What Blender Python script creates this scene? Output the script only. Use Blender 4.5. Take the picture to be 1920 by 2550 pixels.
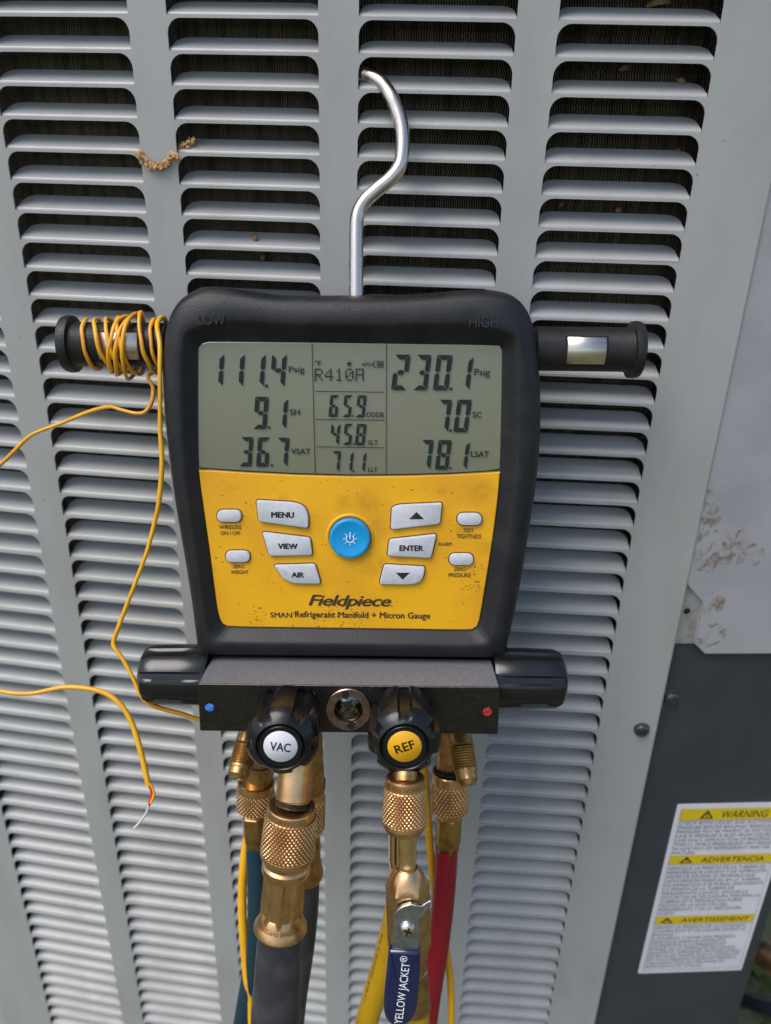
import bpy, math, random
from mathutils import Vector, Matrix

random.seed(7)
for o in list(bpy.data.objects):
    bpy.data.objects.remove(o, do_unlink=True)
scene = bpy.context.scene
COL = scene.collection

# ------------------------------------------------------------------ camera
P = 0.015            # louvre pitch in metres
Z0 = 0.95            # height of the first louvre above the ground
FPX = 1903.3         # focal length in pixels of a 1920 x 2550 picture
def basis(p, y, r):
    cy, sy = math.cos(y), math.sin(y)
    fwd = Vector((sy*math.cos(p), cy*math.cos(p), -math.sin(p)))
    right = Vector((cy, -sy, 0)); up = right.cross(fwd)
    cr, sr = math.cos(r), math.sin(r)
    return right*cr+up*sr, up*cr-right*sr, fwd
CR, CU, CF = basis(.4142, -.0557, .0284)
CP = Vector((2.836*P, -28.0362*P, -4.5406*P+Z0))
cam_d = bpy.data.cameras.new('camera'); cam = bpy.data.objects.new('camera', cam_d); COL.objects.link(cam)
cam.matrix_world = Matrix(((CR.x, CU.x, -CF.x, CP.x), (CR.y, CU.y, -CF.y, CP.y), (CR.z, CU.z, -CF.z, CP.z), (0, 0, 0, 1)))
cam_d.sensor_fit = 'HORIZONTAL'; cam_d.sensor_width = 36
cam_d.lens = FPX/1920*36
cam_d.clip_start = .01; cam_d.clip_end = 300
cam_d.dof.use_dof = True; cam_d.dof.focus_distance = .372
cam_d.dof.aperture_fstop = cam_d.lens/3.4
scene.camera = cam

# ------------------------------------------------------------------ light
SUN_DIR = Vector((-.40, -.34, .86)).normalized()     # veiled sun, high on the left in front of the cabinet
world = bpy.data.worlds.new('World'); scene.world = world; world.use_nodes = True
nt = world.node_tree; nt.nodes.clear()
sky = nt.nodes.new('ShaderNodeTexSky'); sky.sky_type = 'NISHITA'; sky.sun_disc = False
sky.sun_elevation = math.asin(SUN_DIR.z)
sky.sun_rotation = math.atan2(SUN_DIR.x, SUN_DIR.y)
sky.dust_density = 2.5; sky.air_density = 1.0; sky.ozone_density = 1.0
hs = nt.nodes.new('ShaderNodeHueSaturation'); hs.inputs['Saturation'].default_value = 1.05
bg = nt.nodes.new('ShaderNodeBackground'); bg.inputs['Strength'].default_value = .09
wo = nt.nodes.new('ShaderNodeOutputWorld')
nt.links.new(sky.outputs[0], hs.inputs['Color']); nt.links.new(hs.outputs[0], bg.inputs[0]); nt.links.new(bg.outputs[0], wo.inputs[0])
sun_d = bpy.data.lights.new('sun', 'SUN'); sun = bpy.data.objects.new('sun', sun_d); COL.objects.link(sun)
sun_d.energy = 1.0; sun_d.angle = math.radians(38); sun_d.color = (1, .98, .95)
sun.rotation_euler = SUN_DIR.to_track_quat('Z', 'Y').to_euler(); sun.location = (-3, 3, 6)
vs = scene.view_settings
vs.view_transform = 'Standard'; vs.look = 'None'; vs.gamma = 1; vs.use_curve_mapping = False
vs.exposure = 1.12
scene.render.resolution_x = 771; scene.render.resolution_y = 1024

# ------------------------------------------------------------------ rays and frames
def ray(x, y): return CF + CR*((x-960)/FPX) - CU*((y-1275)/FPX)
def W(x, y, z): return CP + ray(x, y)*z                  # picture point at camera depth z
def hit(x, y, p0, n):
    d = ray(x, y); return CP + d*((p0-CP).dot(n)/d.dot(n))
# gauge frame: EX to the right, EY up its face, EZ out of its face
PHI, AL = .0115, .239
EX = CR*math.cos(PHI) - CU*math.sin(PHI)
_up = CU*math.cos(PHI) + CR*math.sin(PHI)
EY = _up*math.cos(AL) - CF*math.sin(AL)
EZ = EX.cross(EY)
DROP = .160                                              # screen centre to underside of the block
GO = W(870, 1012, .366) - EY*DROP
def gl(x, y, h=0.):
    p = hit(x, y, GO+EZ*h, EZ) - GO
    return Vector((p.dot(EX), p.dot(EY), h))
def gw(v): return GO + EX*v[0] + EY*v[1] + EZ*v[2]
def to_g(p):
    p = p-GO; return Vector((p.dot(EX), p.dot(EY), p.dot(EZ)))

# ------------------------------------------------------------------ materials
MATS = {}
def pmat(name, c1, c2=None, scale=60, rough=.5, rough2=None, metal=0., bump=0., bscale=300, coat=0., spec=.5,
         lo=.42, hi=.66, speck=None, sscale=900, samt=.62, stretch=(1, 1, 1), bstretch=None, det=5, crough=.06, world=False):
    m = bpy.data.materials.new(name); m.use_nodes = True; MATS[name] = m
    t = m.node_tree; N = t.nodes; L = t.links
    b = N['Principled BSDF']
    b.inputs['Base Color'].default_value = (*c1, 1); b.inputs['Roughness'].default_value = rough
    b.inputs['Metallic'].default_value = metal; b.inputs['Coat Weight'].default_value = coat; b.inputs['Coat Roughness'].default_value = crough
    b.inputs['Specular IOR Level'].default_value = spec
    tc = N.new('ShaderNodeTexCoord'); mp = N.new('ShaderNodeMapping'); mp.inputs['Scale'].default_value = stretch
    src = tc.outputs['Object']
    if world: src = N.new('ShaderNodeNewGeometry').outputs['Position']
    L.new(src, mp.inputs[0])
    last = None
    if c2 is not None:
        n = N.new('ShaderNodeTexNoise'); n.inputs['Scale'].default_value = scale; n.inputs['Detail'].default_value = det
        L.new(mp.outputs[0], n.inputs['Vector'])
        r = N.new('ShaderNodeMapRange'); r.inputs[1].default_value = lo; r.inputs[2].default_value = hi
        L.new(n.outputs[0], r.inputs[0])
        mx = N.new('ShaderNodeMixRGB'); mx.inputs[1].default_value = (*c1, 1); mx.inputs[2].default_value = (*c2, 1)
        L.new(r.outputs[0], mx.inputs[0]); last = mx.outputs[0]
        if rough2 is not None:
            rr = N.new('ShaderNodeMapRange'); rr.inputs[3].default_value = rough; rr.inputs[4].default_value = rough2
            L.new(r.outputs[0], rr.inputs[0]); L.new(rr.outputs[0], b.inputs['Roughness'])
    if speck is not None:
        n = N.new('ShaderNodeTexNoise'); n.inputs['Scale'].default_value = sscale; n.inputs['Detail'].default_value = 2
        L.new(src, n.inputs['Vector'])
        r = N.new('ShaderNodeMapRange'); r.inputs[1].default_value = samt; r.inputs[2].default_value = samt+.05
        L.new(n.outputs[0], r.inputs[0])
        mx = N.new('ShaderNodeMixRGB'); mx.inputs[2].default_value = (*speck, 1)
        if last is not None: L.new(last, mx.inputs[1])
        else: mx.inputs[1].default_value = (*c1, 1)
        L.new(r.outputs[0], mx.inputs[0]); last = mx.outputs[0]
    if last is not None: L.new(last, b.inputs['Base Color'])
    if bump > 0:
        n = N.new('ShaderNodeTexNoise'); n.inputs['Scale'].default_value = bscale; n.inputs['Detail'].default_value = 4
        if bstretch:
            mb = N.new('ShaderNodeMapping'); mb.inputs['Scale'].default_value = bstretch
            L.new(src, mb.inputs[0]); L.new(mb.outputs[0], n.inputs['Vector'])
        else: L.new(src, n.inputs['Vector'])
        bp = N.new('ShaderNodeBump'); bp.inputs['Strength'].default_value = bump; bp.inputs['Distance'].default_value = .0008
        L.new(n.outputs[0], bp.inputs['Height']); L.new(bp.outputs[0], b.inputs['Normal'])
    m['out'] = 1
    return m
def base_socket(m):
    b = m.node_tree.nodes['Principled BSDF']; return b, b.inputs['Base Color']
def spots(m, centres, colour, nscale=250, thr=.45, soft=.2, nrough=.5, amount=1., distort=0., plateau=.25):
    """stains of a fixed shape: list of (centre, radius) in object space"""
    t = m.node_tree; N = t.nodes; L = t.links; b, s = base_socket(m)
    tc = N.new('ShaderNodeTexCoord'); acc = None
    for c, r in centres:
        d = N.new('ShaderNodeVectorMath'); d.operation = 'DISTANCE'; d.inputs[1].default_value = c
        L.new(tc.outputs['Object'], d.inputs[0])
        mr = N.new('ShaderNodeMapRange'); mr.inputs[1].default_value = r; mr.inputs[2].default_value = r*plateau
        L.new(d.outputs['Value'], mr.inputs[0])
        if acc is None: acc = mr.outputs[0]
        else:
            mm = N.new('ShaderNodeMath'); mm.operation = 'MAXIMUM'; L.new(acc, mm.inputs[0]); L.new(mr.outputs[0], mm.inputs[1]); acc = mm.outputs[0]
    n = N.new('ShaderNodeTexNoise'); n.inputs['Scale'].default_value = nscale; n.inputs['Detail'].default_value = 8; n.inputs['Roughness'].default_value = nrough; n.inputs['Distortion'].default_value = distort
    L.new(tc.outputs['Object'], n.inputs['Vector'])
    mu = N.new('ShaderNodeMath'); mu.operation = 'MULTIPLY'; L.new(acc, mu.inputs[0]); L.new(n.outputs[0], mu.inputs[1])
    mr = N.new('ShaderNodeMapRange'); mr.inputs[1].default_value = thr-soft; mr.inputs[2].default_value = thr+soft; mr.inputs[4].default_value = amount
    L.new(mu.outputs[0], mr.inputs[0])
    mx = N.new('ShaderNodeMixRGB'); mx.inputs[2].default_value = (*colour, 1); L.new(mr.outputs[0], mx.inputs[0])
    if s.is_linked: L.new(s.links[0].from_socket, mx.inputs[1])
    else: mx.inputs[1].default_value = s.default_value
    L.new(mx.outputs[0], s)

M_PAINT = pmat('grey_paint', (.362, .366, .352), (.312, .312, .292), 34, rough=.32, rough2=.46, bump=.05, bscale=260, spec=.5, stretch=(1, 1, .35), det=8, speck=(.20, .18, .14), sscale=330, samt=.735, world=True, lo=.45, hi=.75)
M_DARK = pmat('dark_grey_paint', (.036, .041, .052), (.044, .049, .060), 30, rough=.33, bump=.03, bscale=600, speck=(.3, .3, .3), sscale=420, samt=.755)
M_GALV = pmat('pale_steel', (.36, .358, .364), (.31, .31, .32), 28, rough=.42, bump=.05, bscale=250)
M_GALV2 = pmat('galvanised', (.5, .5, .52), (.36, .34, .33), 120, rough=.35, metal=.6, bump=.1, bscale=200)
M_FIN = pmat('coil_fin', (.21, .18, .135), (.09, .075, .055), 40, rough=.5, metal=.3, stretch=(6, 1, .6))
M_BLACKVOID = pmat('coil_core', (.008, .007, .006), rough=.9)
M_SCREW = pmat('dark_screw', (.06, .065, .075), (.12, .12, .13), 400, rough=.35, metal=.6)
M_RUBBER = pmat('black_rubber', (.009, .0095, .011), (.016, .016, .017), 60, rough=.40, rough2=.5, spec=.38, bump=.25, bscale=1500, speck=(.09, .085, .075), sscale=1300, samt=.70)
M_RUBBERTXT = pmat('emboss_highlight', (.020, .020, .022), rough=.3)  # paler than the housing: highlights on the raised letters put into the colour
M_HANDLE = pmat('handle_rubber', (.012, .012, .0125), (.022, .019, .016), 90, rough=.45, spec=.35, bump=.2, bscale=700, speck=(.10, .07, .04), sscale=700, samt=.73)
M_KNOB = pmat('knob_plastic', (.007, .007, .0075), rough=.26, spec=.4, bump=.04, bscale=500, speck=(.11, .11, .11), sscale=1500, samt=.73)
M_SIDEKNOB = pmat('side_knob_plastic', (.009, .009, .010), rough=.2, bump=.03, bscale=300)
M_ANOD = pmat('black_anodised', (.055, .05, .046), (.065, .06, .056), 300, rough=.34, metal=1., bump=.25, bscale=2600, speck=(.30, .30, .29), sscale=480, samt=.735)
M_ANODTOP = pmat('sheen_anodised', (.145, .143, .152), (.18, .178, .187), 500, rough=.45, spec=.5, bump=.2, bscale=2600, speck=(.30, .30, .29), sscale=430, samt=.725)  # paler grey: reflection off the louvres put into the colour; specks are dust
M_YEL = pmat('yellow_plastic', (.80, .405, .004), (.66, .30, .004), 26, rough=.42, rough2=.5, bump=.08, bscale=900, speck=(.22, .11, .01), sscale=520, samt=.70, lo=.40, hi=.72)
M_LCD = pmat('lcd_glass', (.150, .162, .098), (.165, .160, .105), 9, rough=.3, coat=.8, crough=.10, speck=(.32, .33, .28), sscale=560, samt=.745, lo=.35, hi=.7)
M_SEG = pmat('lcd_segment', (.016, .027, .027), (.022, .03, .026), 200, rough=.6, spec=.1)
M_LENS = pmat('clear_lens_edge', (.30, .29, .22), rough=.2, coat=1)
M_KEY = pmat('key_plastic', (.56, .57, .585), (.50, .51, .53), 300, rough=.38, speck=(.25, .24, .22), sscale=420, samt=.72)
M_BLUEKEY = pmat('blue_key', (.005, .30, .62), (.005, .26, .55), 120, rough=.3)
M_WHITE = pmat('white_print', (.8, .8, .8), rough=.5)
M_INK = pmat('black_ink', (.012, .012, .013), rough=.5)
M_BROWNINK = pmat('brown_ink', (.035, .020, .012), (.075, .04, .012), 700, rough=.5)
M_GRIME = pmat('grime', (.13, .06, .012), (.05, .028, .015), 500, rough=.8)
M_BLUEDOT = pmat('blue_enamel', (.02, .14, .55), (.10, .3, .75), 600, rough=.3)
M_REDDOT = pmat('red_enamel', (.40, .01, .012), (.5, .05, .04), 600, rough=.3)
M_STEEL = pmat('stainless', (.70, .62, .54), (.60, .52, .44), 200, rough=.24, rough2=.32, metal=1., bump=.04, bscale=120, bstretch=(1, 1, .1))
M_PLATE = pmat('handle_plate', (.72, .65, .55), (.50, .42, .34), 260, rough=.28, rough2=.4, metal=1., stretch=(.25, 1, 1))
M_RING = pmat('port_ring', (.36, .24, .20), (.22, .15, .13), 400, rough=.28, metal=1.)
M_PORTIN = pmat('port_interior', (.22, .22, .19), (.05, .05, .042), 420, rough=.16, metal=1.)
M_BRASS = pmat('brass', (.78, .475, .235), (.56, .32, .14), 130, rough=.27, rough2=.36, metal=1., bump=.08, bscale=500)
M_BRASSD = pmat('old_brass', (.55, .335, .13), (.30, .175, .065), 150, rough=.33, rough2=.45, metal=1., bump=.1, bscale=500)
M_THREAD = pmat('dark_thread', (.10, .06, .03), (.05, .03, .015), 300, rough=.5, metal=.7)  # darker brown than the brass fittings round it
M_COPPERT = pmat('polished_brass', (.88, .62, .32), (.78, .50, .22), 120, rough=.13, metal=1.)
M_HOSEK = pmat('black_hose', (.026, .026, .031), (.055, .055, .064), 70, rough=.5, bump=.12, bscale=900)
M_HOSEB = pmat('blue_hose', (.006, .032, .050), (.008, .03, .036), 40, rough=.45, bump=.08, bscale=700)
M_HOSER = pmat('red_hose', (.28, .003, .014), (.23, .002, .013), 50, rough=.42, bump=.08, bscale=700)
M_HOSEY = pmat('yellow_hose', (.56, .315, .004), (.46, .25, .004), 60, rough=.45, bump=.08, bscale=700)
M_WIRE = pmat('yellow_wire', (.80, .40, .012), (.72, .30, .03), 120, rough=.36, speck=(.09, .03, .01), sscale=420, samt=.73)
M_WIRE2 = pmat('clean_yellow_wire', (.82, .42, .012), (.74, .35, .012), 60, rough=.35)
M_WIRER = pmat('red_wire', (.55, .02, .012), rough=.4)
M_WIREW = pmat('bare_wire', (.72, .70, .70), rough=.35, metal=.5)
M_VINYL = pmat('blue_vinyl', (.008, .011, .050), (.010, .014, .06), 60, rough=.16, coat=.5)
M_LEVER = pmat('lever_steel', (.42, .43, .45), (.3, .31, .33), 400, rough=.34, metal=1., bump=.1, bscale=700)
M_STICKER = pmat('white_sticker', (.68, .67, .70), (.63, .62, .66), 40, rough=.4)
M_STICKY = pmat('yellow_sticker', (.68, .48, .012), rough=.4)
M_PALEPRINT = pmat('pale_print', (.16, .165, .15), (.03, .03, .03), 500, rough=.6)
M_SCRATCH = pmat('scratch', (.16, .155, .145), rough=.6)
M_SCRATCH2 = pmat('pale_scratch', (.42, .41, .43), rough=.5)
M_SCRATCH3 = pmat('glass_scratch', (.24, .25, .19), rough=.5)
M_BADGE = pmat('amber_badge', (.74, .38, .006), rough=.4)
M_PRINT = pmat('grey_print', (.20, .20, .21), rough=.5)
M_HUSK = pmat('dried_husk', (.62, .39, .17), (.42, .22, .08), 400, rough=.7)
M_LEAF = pmat('dried_leaf', (.17, .09, .04), (.27, .16, .075), 300, rough=.7)
M_GRASS = pmat('lawn', (.09, .095, .045), (.13, .125, .06), 5, rough=.9, bump=.5, bscale=60)
M_GREEN = pmat('green_leaf', (.03, .06, .012), (.06, .08, .02), 60, rough=.5)
M_CABLE = pmat('black_cable', (.02, .022, .03), rough=.35)
M_PIPE = pmat('copper_pipe', (.36, .25, .16), (.2, .13, .08), 100, rough=.35, metal=1.)

# ------------------------------------------------------------------ mesh helpers
def link(o, parent=None, mat=None):
    COL.objects.link(o)
    if mat is not None: o.data.materials.append(mat)
    if parent is not None: o.parent = parent
    return o
def make(name, verts, faces, mat, parent=None, sharp=35, smooth=True):
    me = bpy.data.meshes.new(name); me.from_pydata([tuple(v) for v in verts], [], faces); me.update()
    if smooth:
        me.polygons.foreach_set('use_smooth', [True]*len(me.polygons))
        me.set_sharp_from_angle(angle=math.radians(sharp))
    return link(bpy.data.objects.new(name, me), parent, mat)
def tag(o, label, cat=None, group=None, kind=None):
    o['label'] = label
    if cat: o['category'] = cat
    if group: o['group'] = group
    if kind: o['kind'] = kind
    return o
def empty(name, mw=None):
    o = bpy.data.objects.new(name, None); COL.objects.link(o); o.empty_display_size = .02
    if mw is not None: o.matrix_world = mw
    return o
def empty_at(name, loc): return empty(name, Matrix.Translation(loc))

class MB:
    def __init__(s): s.v = []; s.f = []
    def loft(s, loops, cap0=False, cap1=False, closed=True):
        n = len(loops[0]); b = len(s.v)
        for lp in loops: s.v += [Vector(p) for p in lp]
        for k in range(len(loops)-1):
            for i in range(n if closed else n-1):
                j = (i+1) % n
                s.f.append((b+k*n+i, b+k*n+j, b+(k+1)*n+j, b+(k+1)*n+i))
        if cap0: s.f.append(tuple(b+i for i in reversed(range(n))))
        if cap1: s.f.append(tuple(b+(len(loops)-1)*n+i for i in range(n)))
        return s
    def fan(s, pts):
        b = len(s.v); n = len(pts); c = sum((Vector(p) for p in pts), Vector((0, 0, 0)))/n
        s.v += [Vector(p) for p in pts]+[c]; s.f += [(b+i, b+(i+1) % n, b+n) for i in range(n)]; return s
    def poly(s, pts):
        b = len(s.v); s.v += [Vector(p) for p in pts]; s.f.append(tuple(range(b, b+len(pts)))); return s
    def build(s, name, mat, parent=None, sharp=35, smooth=True, origin=None):
        if origin is not None: s.v = [v-origin for v in s.v]
        return make(name, s.v, s.f, mat, parent, sharp, smooth)

def frame(a, b):
    ax = (b-a).normalized()
    ref = -CF if abs(ax.dot(CF)) < .9 else CU
    x = (ref - ax*ref.dot(ax)).normalized(); y = ax.cross(x)
    return ax, x, y
def rings(a, b, prof, n=40, fn=None):
    """loops of a turned part along a->b; prof = [(distance along in metres, radius)]"""
    ax, x, y = frame(a, b); out = []
    for k, (d, r) in enumerate(prof):
        lp = []
        for i in range(n):
            t = 2*math.pi*i/n
            rr = fn(k, i, t, r) if fn else r
            lp.append(a+ax*d+(x*math.cos(t)+y*math.sin(t))*rr)
        out.append(lp)
    return out
def turned(name, a, b, prof, mat, parent, n=40, fn=None, sharp=35, caps=(True, True), off=None):
    lp = rings(a, b, prof, n, fn)
    if off is not None: lp = [[p-off for p in l] for l in lp]
    return MB().loft(lp, caps[0], caps[1]).build(name, mat, parent, sharp)
def catmull(pts, m=8):
    out = []; n = len(pts)
    for i in range(n-1):
        p0 = pts[max(i-1, 0)]; p1 = pts[i]; p2 = pts[i+1]; p3 = pts[min(i+2, n-1)]
        for k in range(m):
            t = k/m
            out.append(.5*((2*p1)+(p2-p0)*t+(2*p0-5*p1+4*p2-p3)*t*t+(3*p1-p0-3*p2+p3)*t**3))
    out.append(pts[-1].copy()); return out
def tube_loops(pts, rad, n=14, flat=1.):
    loops = []; t0 = (pts[1]-pts[0]).normalized()
    ref = -CF if abs(t0.dot(CF)) < .9 else CU
    x = (ref-t0*ref.dot(t0)).normalized()
    for i, p in enumerate(pts):
        t = (pts[min(i+1, len(pts)-1)]-pts[max(i-1, 0)]).normalized()
        x = (x-t*x.dot(t)).normalized(); y = t.cross(x)
        r = rad[i] if isinstance(rad, (list, tuple)) else rad
        loops.append([p+x*(math.cos(2*math.pi*k/n)*r*flat)+y*(math.sin(2*math.pi*k/n)*r) for k in range(n)])
    return loops
def tube(name, pts, rad, mat, parent=None, n=14, flat=1., off=None, sharp=60):
    lp = tube_loops(pts, rad, n, flat)
    if off is not None: lp = [[p-off for p in l] for l in lp]
    return MB().loft(lp, True, True).build(name, mat, parent, sharp)
def round_poly(c, seg=6):
    """c = [(x, y, radius)] -> smooth closed outline"""
    out = []; n = len(c)
    for i in range(n):
        p = Vector(c[i][:2]); a = Vector(c[i-1][:2]); b = Vector(c[(i+1) % n][:2]); r = c[i][2]
        if r <= 0: out.append(p); continue
        d1 = (a-p); d2 = (b-p); r1 = min(r, d1.length*.49); r2 = min(r, d2.length*.49)
        q1 = p+d1.normalized()*r1; q2 = p+d2.normalized()*r2
        for k in range(seg+1):
            t = k/seg; out.append(q1*(1-t)**2+p*2*t*(1-t)+q2*t*t)
    return out
def area2(o): return sum(o[i-1].x*o[i].y-o[i].x*o[i-1].y for i in range(len(o)))
def clean(o, d=.00025):
    out = []
    for p in o:
        if not out or (p-out[-1]).length > d: out.append(p)
    while len(out) > 3 and (out[0]-out[-1]).length < d: out.pop()
    return out
def offset(o, d):
    """move a closed 2-D outline outwards by d"""
    s = 1 if area2(o) > 0 else -1; out = []; n = len(o)
    for i in range(n):
        t = (o[(i+1) % n]-o[i-1]); L = t.length or 1
        out.append(Vector((o[i].x+s*t.y/L*d, o[i].y-s*t.x/L*d)))
    return out
def at_h(o, h): return [Vector((p.x, p.y, h)) for p in o]
def slab(o, h0, h1, bev):
    """raised plate with a rounded edge: list of loops"""
    if area2(o) < 0: o = o[::-1]
    return [at_h(o, h0), at_h(o, h1-bev), at_h(offset(o, -bev*.3), h1-bev*.3), at_h(offset(o, -bev), h1)]
def text_mesh(body, shear=0., bold=0., extrude=0., line=1., space=1., align='CENTER'):
    cu = bpy.data.curves.new('t', 'FONT'); cu.body = body; cu.shear = shear; cu.offset = 0; cu.extrude = extrude
    cu.space_line = line; cu.space_character = space; cu.align_x = align; cu.resolution_u = 4
    ob = bpy.data.objects.new('t', cu); COL.objects.link(ob)
    bpy.context.view_layer.update()
    me = bpy.data.meshes.new_from_object(ob.evaluated_get(bpy.context.evaluated_depsgraph_get()))
    vs_ = [v.co.copy() for v in me.vertices]; fs = [tuple(p.vertices) for p in me.polygons]
    if bold > .009 and extrude == 0:                    # heavier strokes: two more strokes side by side
        n0 = len(vs_); f0 = list(fs); v0 = list(vs_)
        for k, (dx, dy) in enumerate(((-bold*.8, 0), (bold*.8, 0), (0, bold*.5), (0, -bold*.5)), 1):
            vs_ += [Vector((p.x+dx, p.y+dy, k*1.2e-5)) for p in v0]; fs += [tuple(i+n0*k for i in q) for q in f0]
    bpy.data.objects.remove(ob, do_unlink=True); bpy.data.curves.remove(cu); bpy.data.meshes.remove(me)
    return vs_, fs
def fit_text(body, x0, y0, x1, y1, **k):
    """text whose inked box is exactly (x0,y0)-(x1,y1)"""
    v, f = text_mesh(body, **k)
    a = min(p.x for p in v); b = max(p.x for p in v); c = min(p.y for p in v); d = max(p.y for p in v)
    for p in v:
        p.x = x0+(p.x-a)/(b-a)*(x1-x0); p.y = y0+(p.y-c)/(d-c)*(y1-y0)
    return v, f
def gtext(name, body, px0, py0, px1, py1, h, mat, parent, rot=0., **k):
    """lettering on the gauge inside a picture box"""
    a = gl(px0, py1, h); b = gl(px1, py0, h)
    v, f = fit_text(body, a.x, a.y, b.x, b.y, **k)
    c = (a+b)/2
    if rot:
        R = Matrix.Rotation(rot, 2)
        for p in v:
            q = R @ Vector((p.x-c.x, p.y-c.y)); p.x = c.x+q.x; p.y = c.y+q.y
    for p in v: p.z += h
    return make(name, v, f, mat, parent, smooth=False)

# ================================================================== SETTING
g = make('ground', [(-40, -60, 0), (40, -60, 0), (40, 30, 0), (-40, 30, 0)], [(0, 1, 2, 3)], M_GRASS, smooth=False)
tag(g, 'green lawn the cabinet stands on', kind='structure')

# ================================================================== AIR CONDITIONER
AC = empty_at('air_conditioner', (0, .3, 0))
tag(AC, 'grey louvred outdoor air conditioner cabinet filling the background', 'air conditioner')
ACO = Vector((0, .3, 0))
W_, G_ = 4.9144*P, 1.2767*P
TH = {-1: -.13, 0: -.0938, 1: -.0590, 2: -.0353, 3: 0., 4: .0047}
def dirv(t): return Vector((math.cos(t), math.sin(t), 0))
EDGE = {(3, 0): Vector((0, 0, 0)), (3, 1): dirv(0)*W_}
def mid(a, b): return dirv((TH[a]+TH[b])/2)
EDGE[(4, 0)] = EDGE[(3, 1)]+mid(3, 4)*G_; EDGE[(4, 1)] = EDGE[(4, 0)]+dirv(TH[4])*W_
for c in (2, 1, 0):
    EDGE[(c, 1)] = EDGE[(c+1, 0)]-mid(c, c+1)*G_; EDGE[(c, 0)] = EDGE[(c, 1)]-dirv(TH[c])*W_
XR = .2037                                              # right edge of the louvred sheet
ROW0, ROW1 = -2, 57
ZT, ZB = 1.32, .06
STRIP, RC = .09*P, .44*P
mb = MB()
def sheet_pt(c, u, z): p = EDGE[(c, 0)]+dirv(TH[c])*u; return Vector((p.x, p.y, z))
for c in range(5):
    for r in range(ROW0, ROW1+1):
        zt = Z0-r*P; zb = zt-STRIP
        if r == ROW0: zt_ = ZT
        else: zt_ = zt
        if r == ROW1:
            mb.poly([sheet_pt(c, 0, zt), sheet_pt(c, 0, ZB), sheet_pt(c, W_, ZB), sheet_pt(c, W_, zt)]); continue
        # strip plus the two rounded top corners of the next opening, as one outline
        pts = [sheet_pt(c, 0, zt_), sheet_pt(c, 0, zb-RC)]
        for k in range(1, 9):
            t = math.pi/2*k/8; pts.append(sheet_pt(c, RC*(1-math.cos(t)), zb-RC*(1-math.sin(t))))
        for k in range(8, -1, -1):
            t = math.pi/2*k/8; pts.append(sheet_pt(c, W_-RC*(1-math.cos(t)), zb-RC*(1-math.sin(t))))
        pts.append(sheet_pt(c, W_, zt_))
        mb.poly(pts)
def vquad(a, b): mb.poly([Vector((a.x, a.y, ZT)), Vector((a.x, a.y, ZB)), Vector((b.x, b.y, ZB)), Vector((b.x, b.y, ZT))])
for c in range(4): vquad(EDGE[(c, 1)], EDGE[(c+1, 0)])
left_end = EDGE[(0, 0)]-dirv(-.13)*.05
left2 = left_end-dirv(-.45)*.06; left3 = left2-dirv(-1.0)*.06; left4 = left3-dirv(-1.5)*.5
vquad(left_end, EDGE[(0, 0)]); vquad(left2, left_end); vquad(left3, left2); vquad(left4, left3)
re_ = Vector((XR, EDGE[(4, 1)].y+.0003, 0))
vquad(EDGE[(4, 1)], re_)
vquad(re_, re_+Vector((.0012, .0025, 0))); vquad(re_+Vector((.0012, .0025, 0)), re_+Vector((.0014, .018, 0)))
panel = mb.build('louvre_panel', M_PAINT, AC, smooth=False, origin=ACO)
sm = panel.modifiers.new('thickness', 'SOLIDIFY'); sm.thickness = .0009; sm.offset = -1 if False else 1
panel['label'] = 'pressed grey steel sheet with rows of louvre openings'

# one louvre slat: tongue bent inwards about its lower edge
def slat_mesh():
    rb = .12*P; L = .77*P; th = .0009; prof = []
    for k in range(5):
        a = math.radians(60)*k/4; prof.append((rb*(1-math.cos(a)), rb*math.sin(a), a, 0))
    d = (math.sin(math.radians(60)), math.cos(math.radians(60))); y0, z0 = prof[-1][:2]
    for k in range(1, 8):
        s = L*(1-(1-k/7)**1.3); bend = math.radians(60)+math.radians(4)*math.sin(math.pi*k/7)
        prof.append((y0+d[0]*s, z0+d[1]*s-.012*P*math.sin(math.pi*s/L), math.radians(60), s))
    nu = 15; top = []; bot = []
    for (y, z, a, s) in prof:
        e = max(0., s-(L-RC))/RC
        inset = RC*(1-math.sqrt(max(0., 1-e*e))) + .035*P*min(1, s/(L*.3)) + .01*P
        for i in range(nu):
            f_ = i/(nu-1); q = .5-.5*math.cos(math.pi*f_)
            f_ = .5*f_+.5*q
            u = inset+(W_-2*inset)*f_
            top.append(Vector((u, y, z)))
            bot.append(Vector((u, y+math.cos(a)*th, z-math.sin(a)*th)))
    v = top+bot; f = []; nr = len(prof); o = len(top)
    for r in range(nr-1):
        for i in range(nu-1):
            a, b, c_, d_ = r*nu+i, r*nu+i+1, (r+1)*nu+i+1, (r+1)*nu+i
            f.append((a, b, c_, d_)); f.append((o+d_, o+c_, o+b, o+a))
    rim = [r*nu for r in range(nr)]+[(nr-1)*nu+i for i in range(1, nu)]+[r*nu+nu-1 for r in range(nr-2, -1, -1)]
    for k in range(len(rim)-1): f.append((rim[k], rim[k+1], o+rim[k+1], o+rim[k]))
    me = bpy.data.meshes.new('slat'); me.from_pydata([tuple(x) for x in v], [], f); me.update()
    me.polygons.foreach_set('use_smooth', [True]*len(me.polygons)); me.set_sharp_from_angle(angle=math.radians(50))
    me.materials.append(M_PAINT); return me
SM = slat_mesh()
for c in range(5):
    for r in range(ROW0+1, ROW1+1):
        o = bpy.data.objects.new('slat', SM); COL.objects.link(o); o.parent = panel
        p = EDGE[(c, 0)]
        o.location = Vector((p.x, p.y, Z0-r*P))-ACO
        o.rotation_euler = (random.gauss(0, .016), random.gauss(0, .0012), TH[c])

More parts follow.
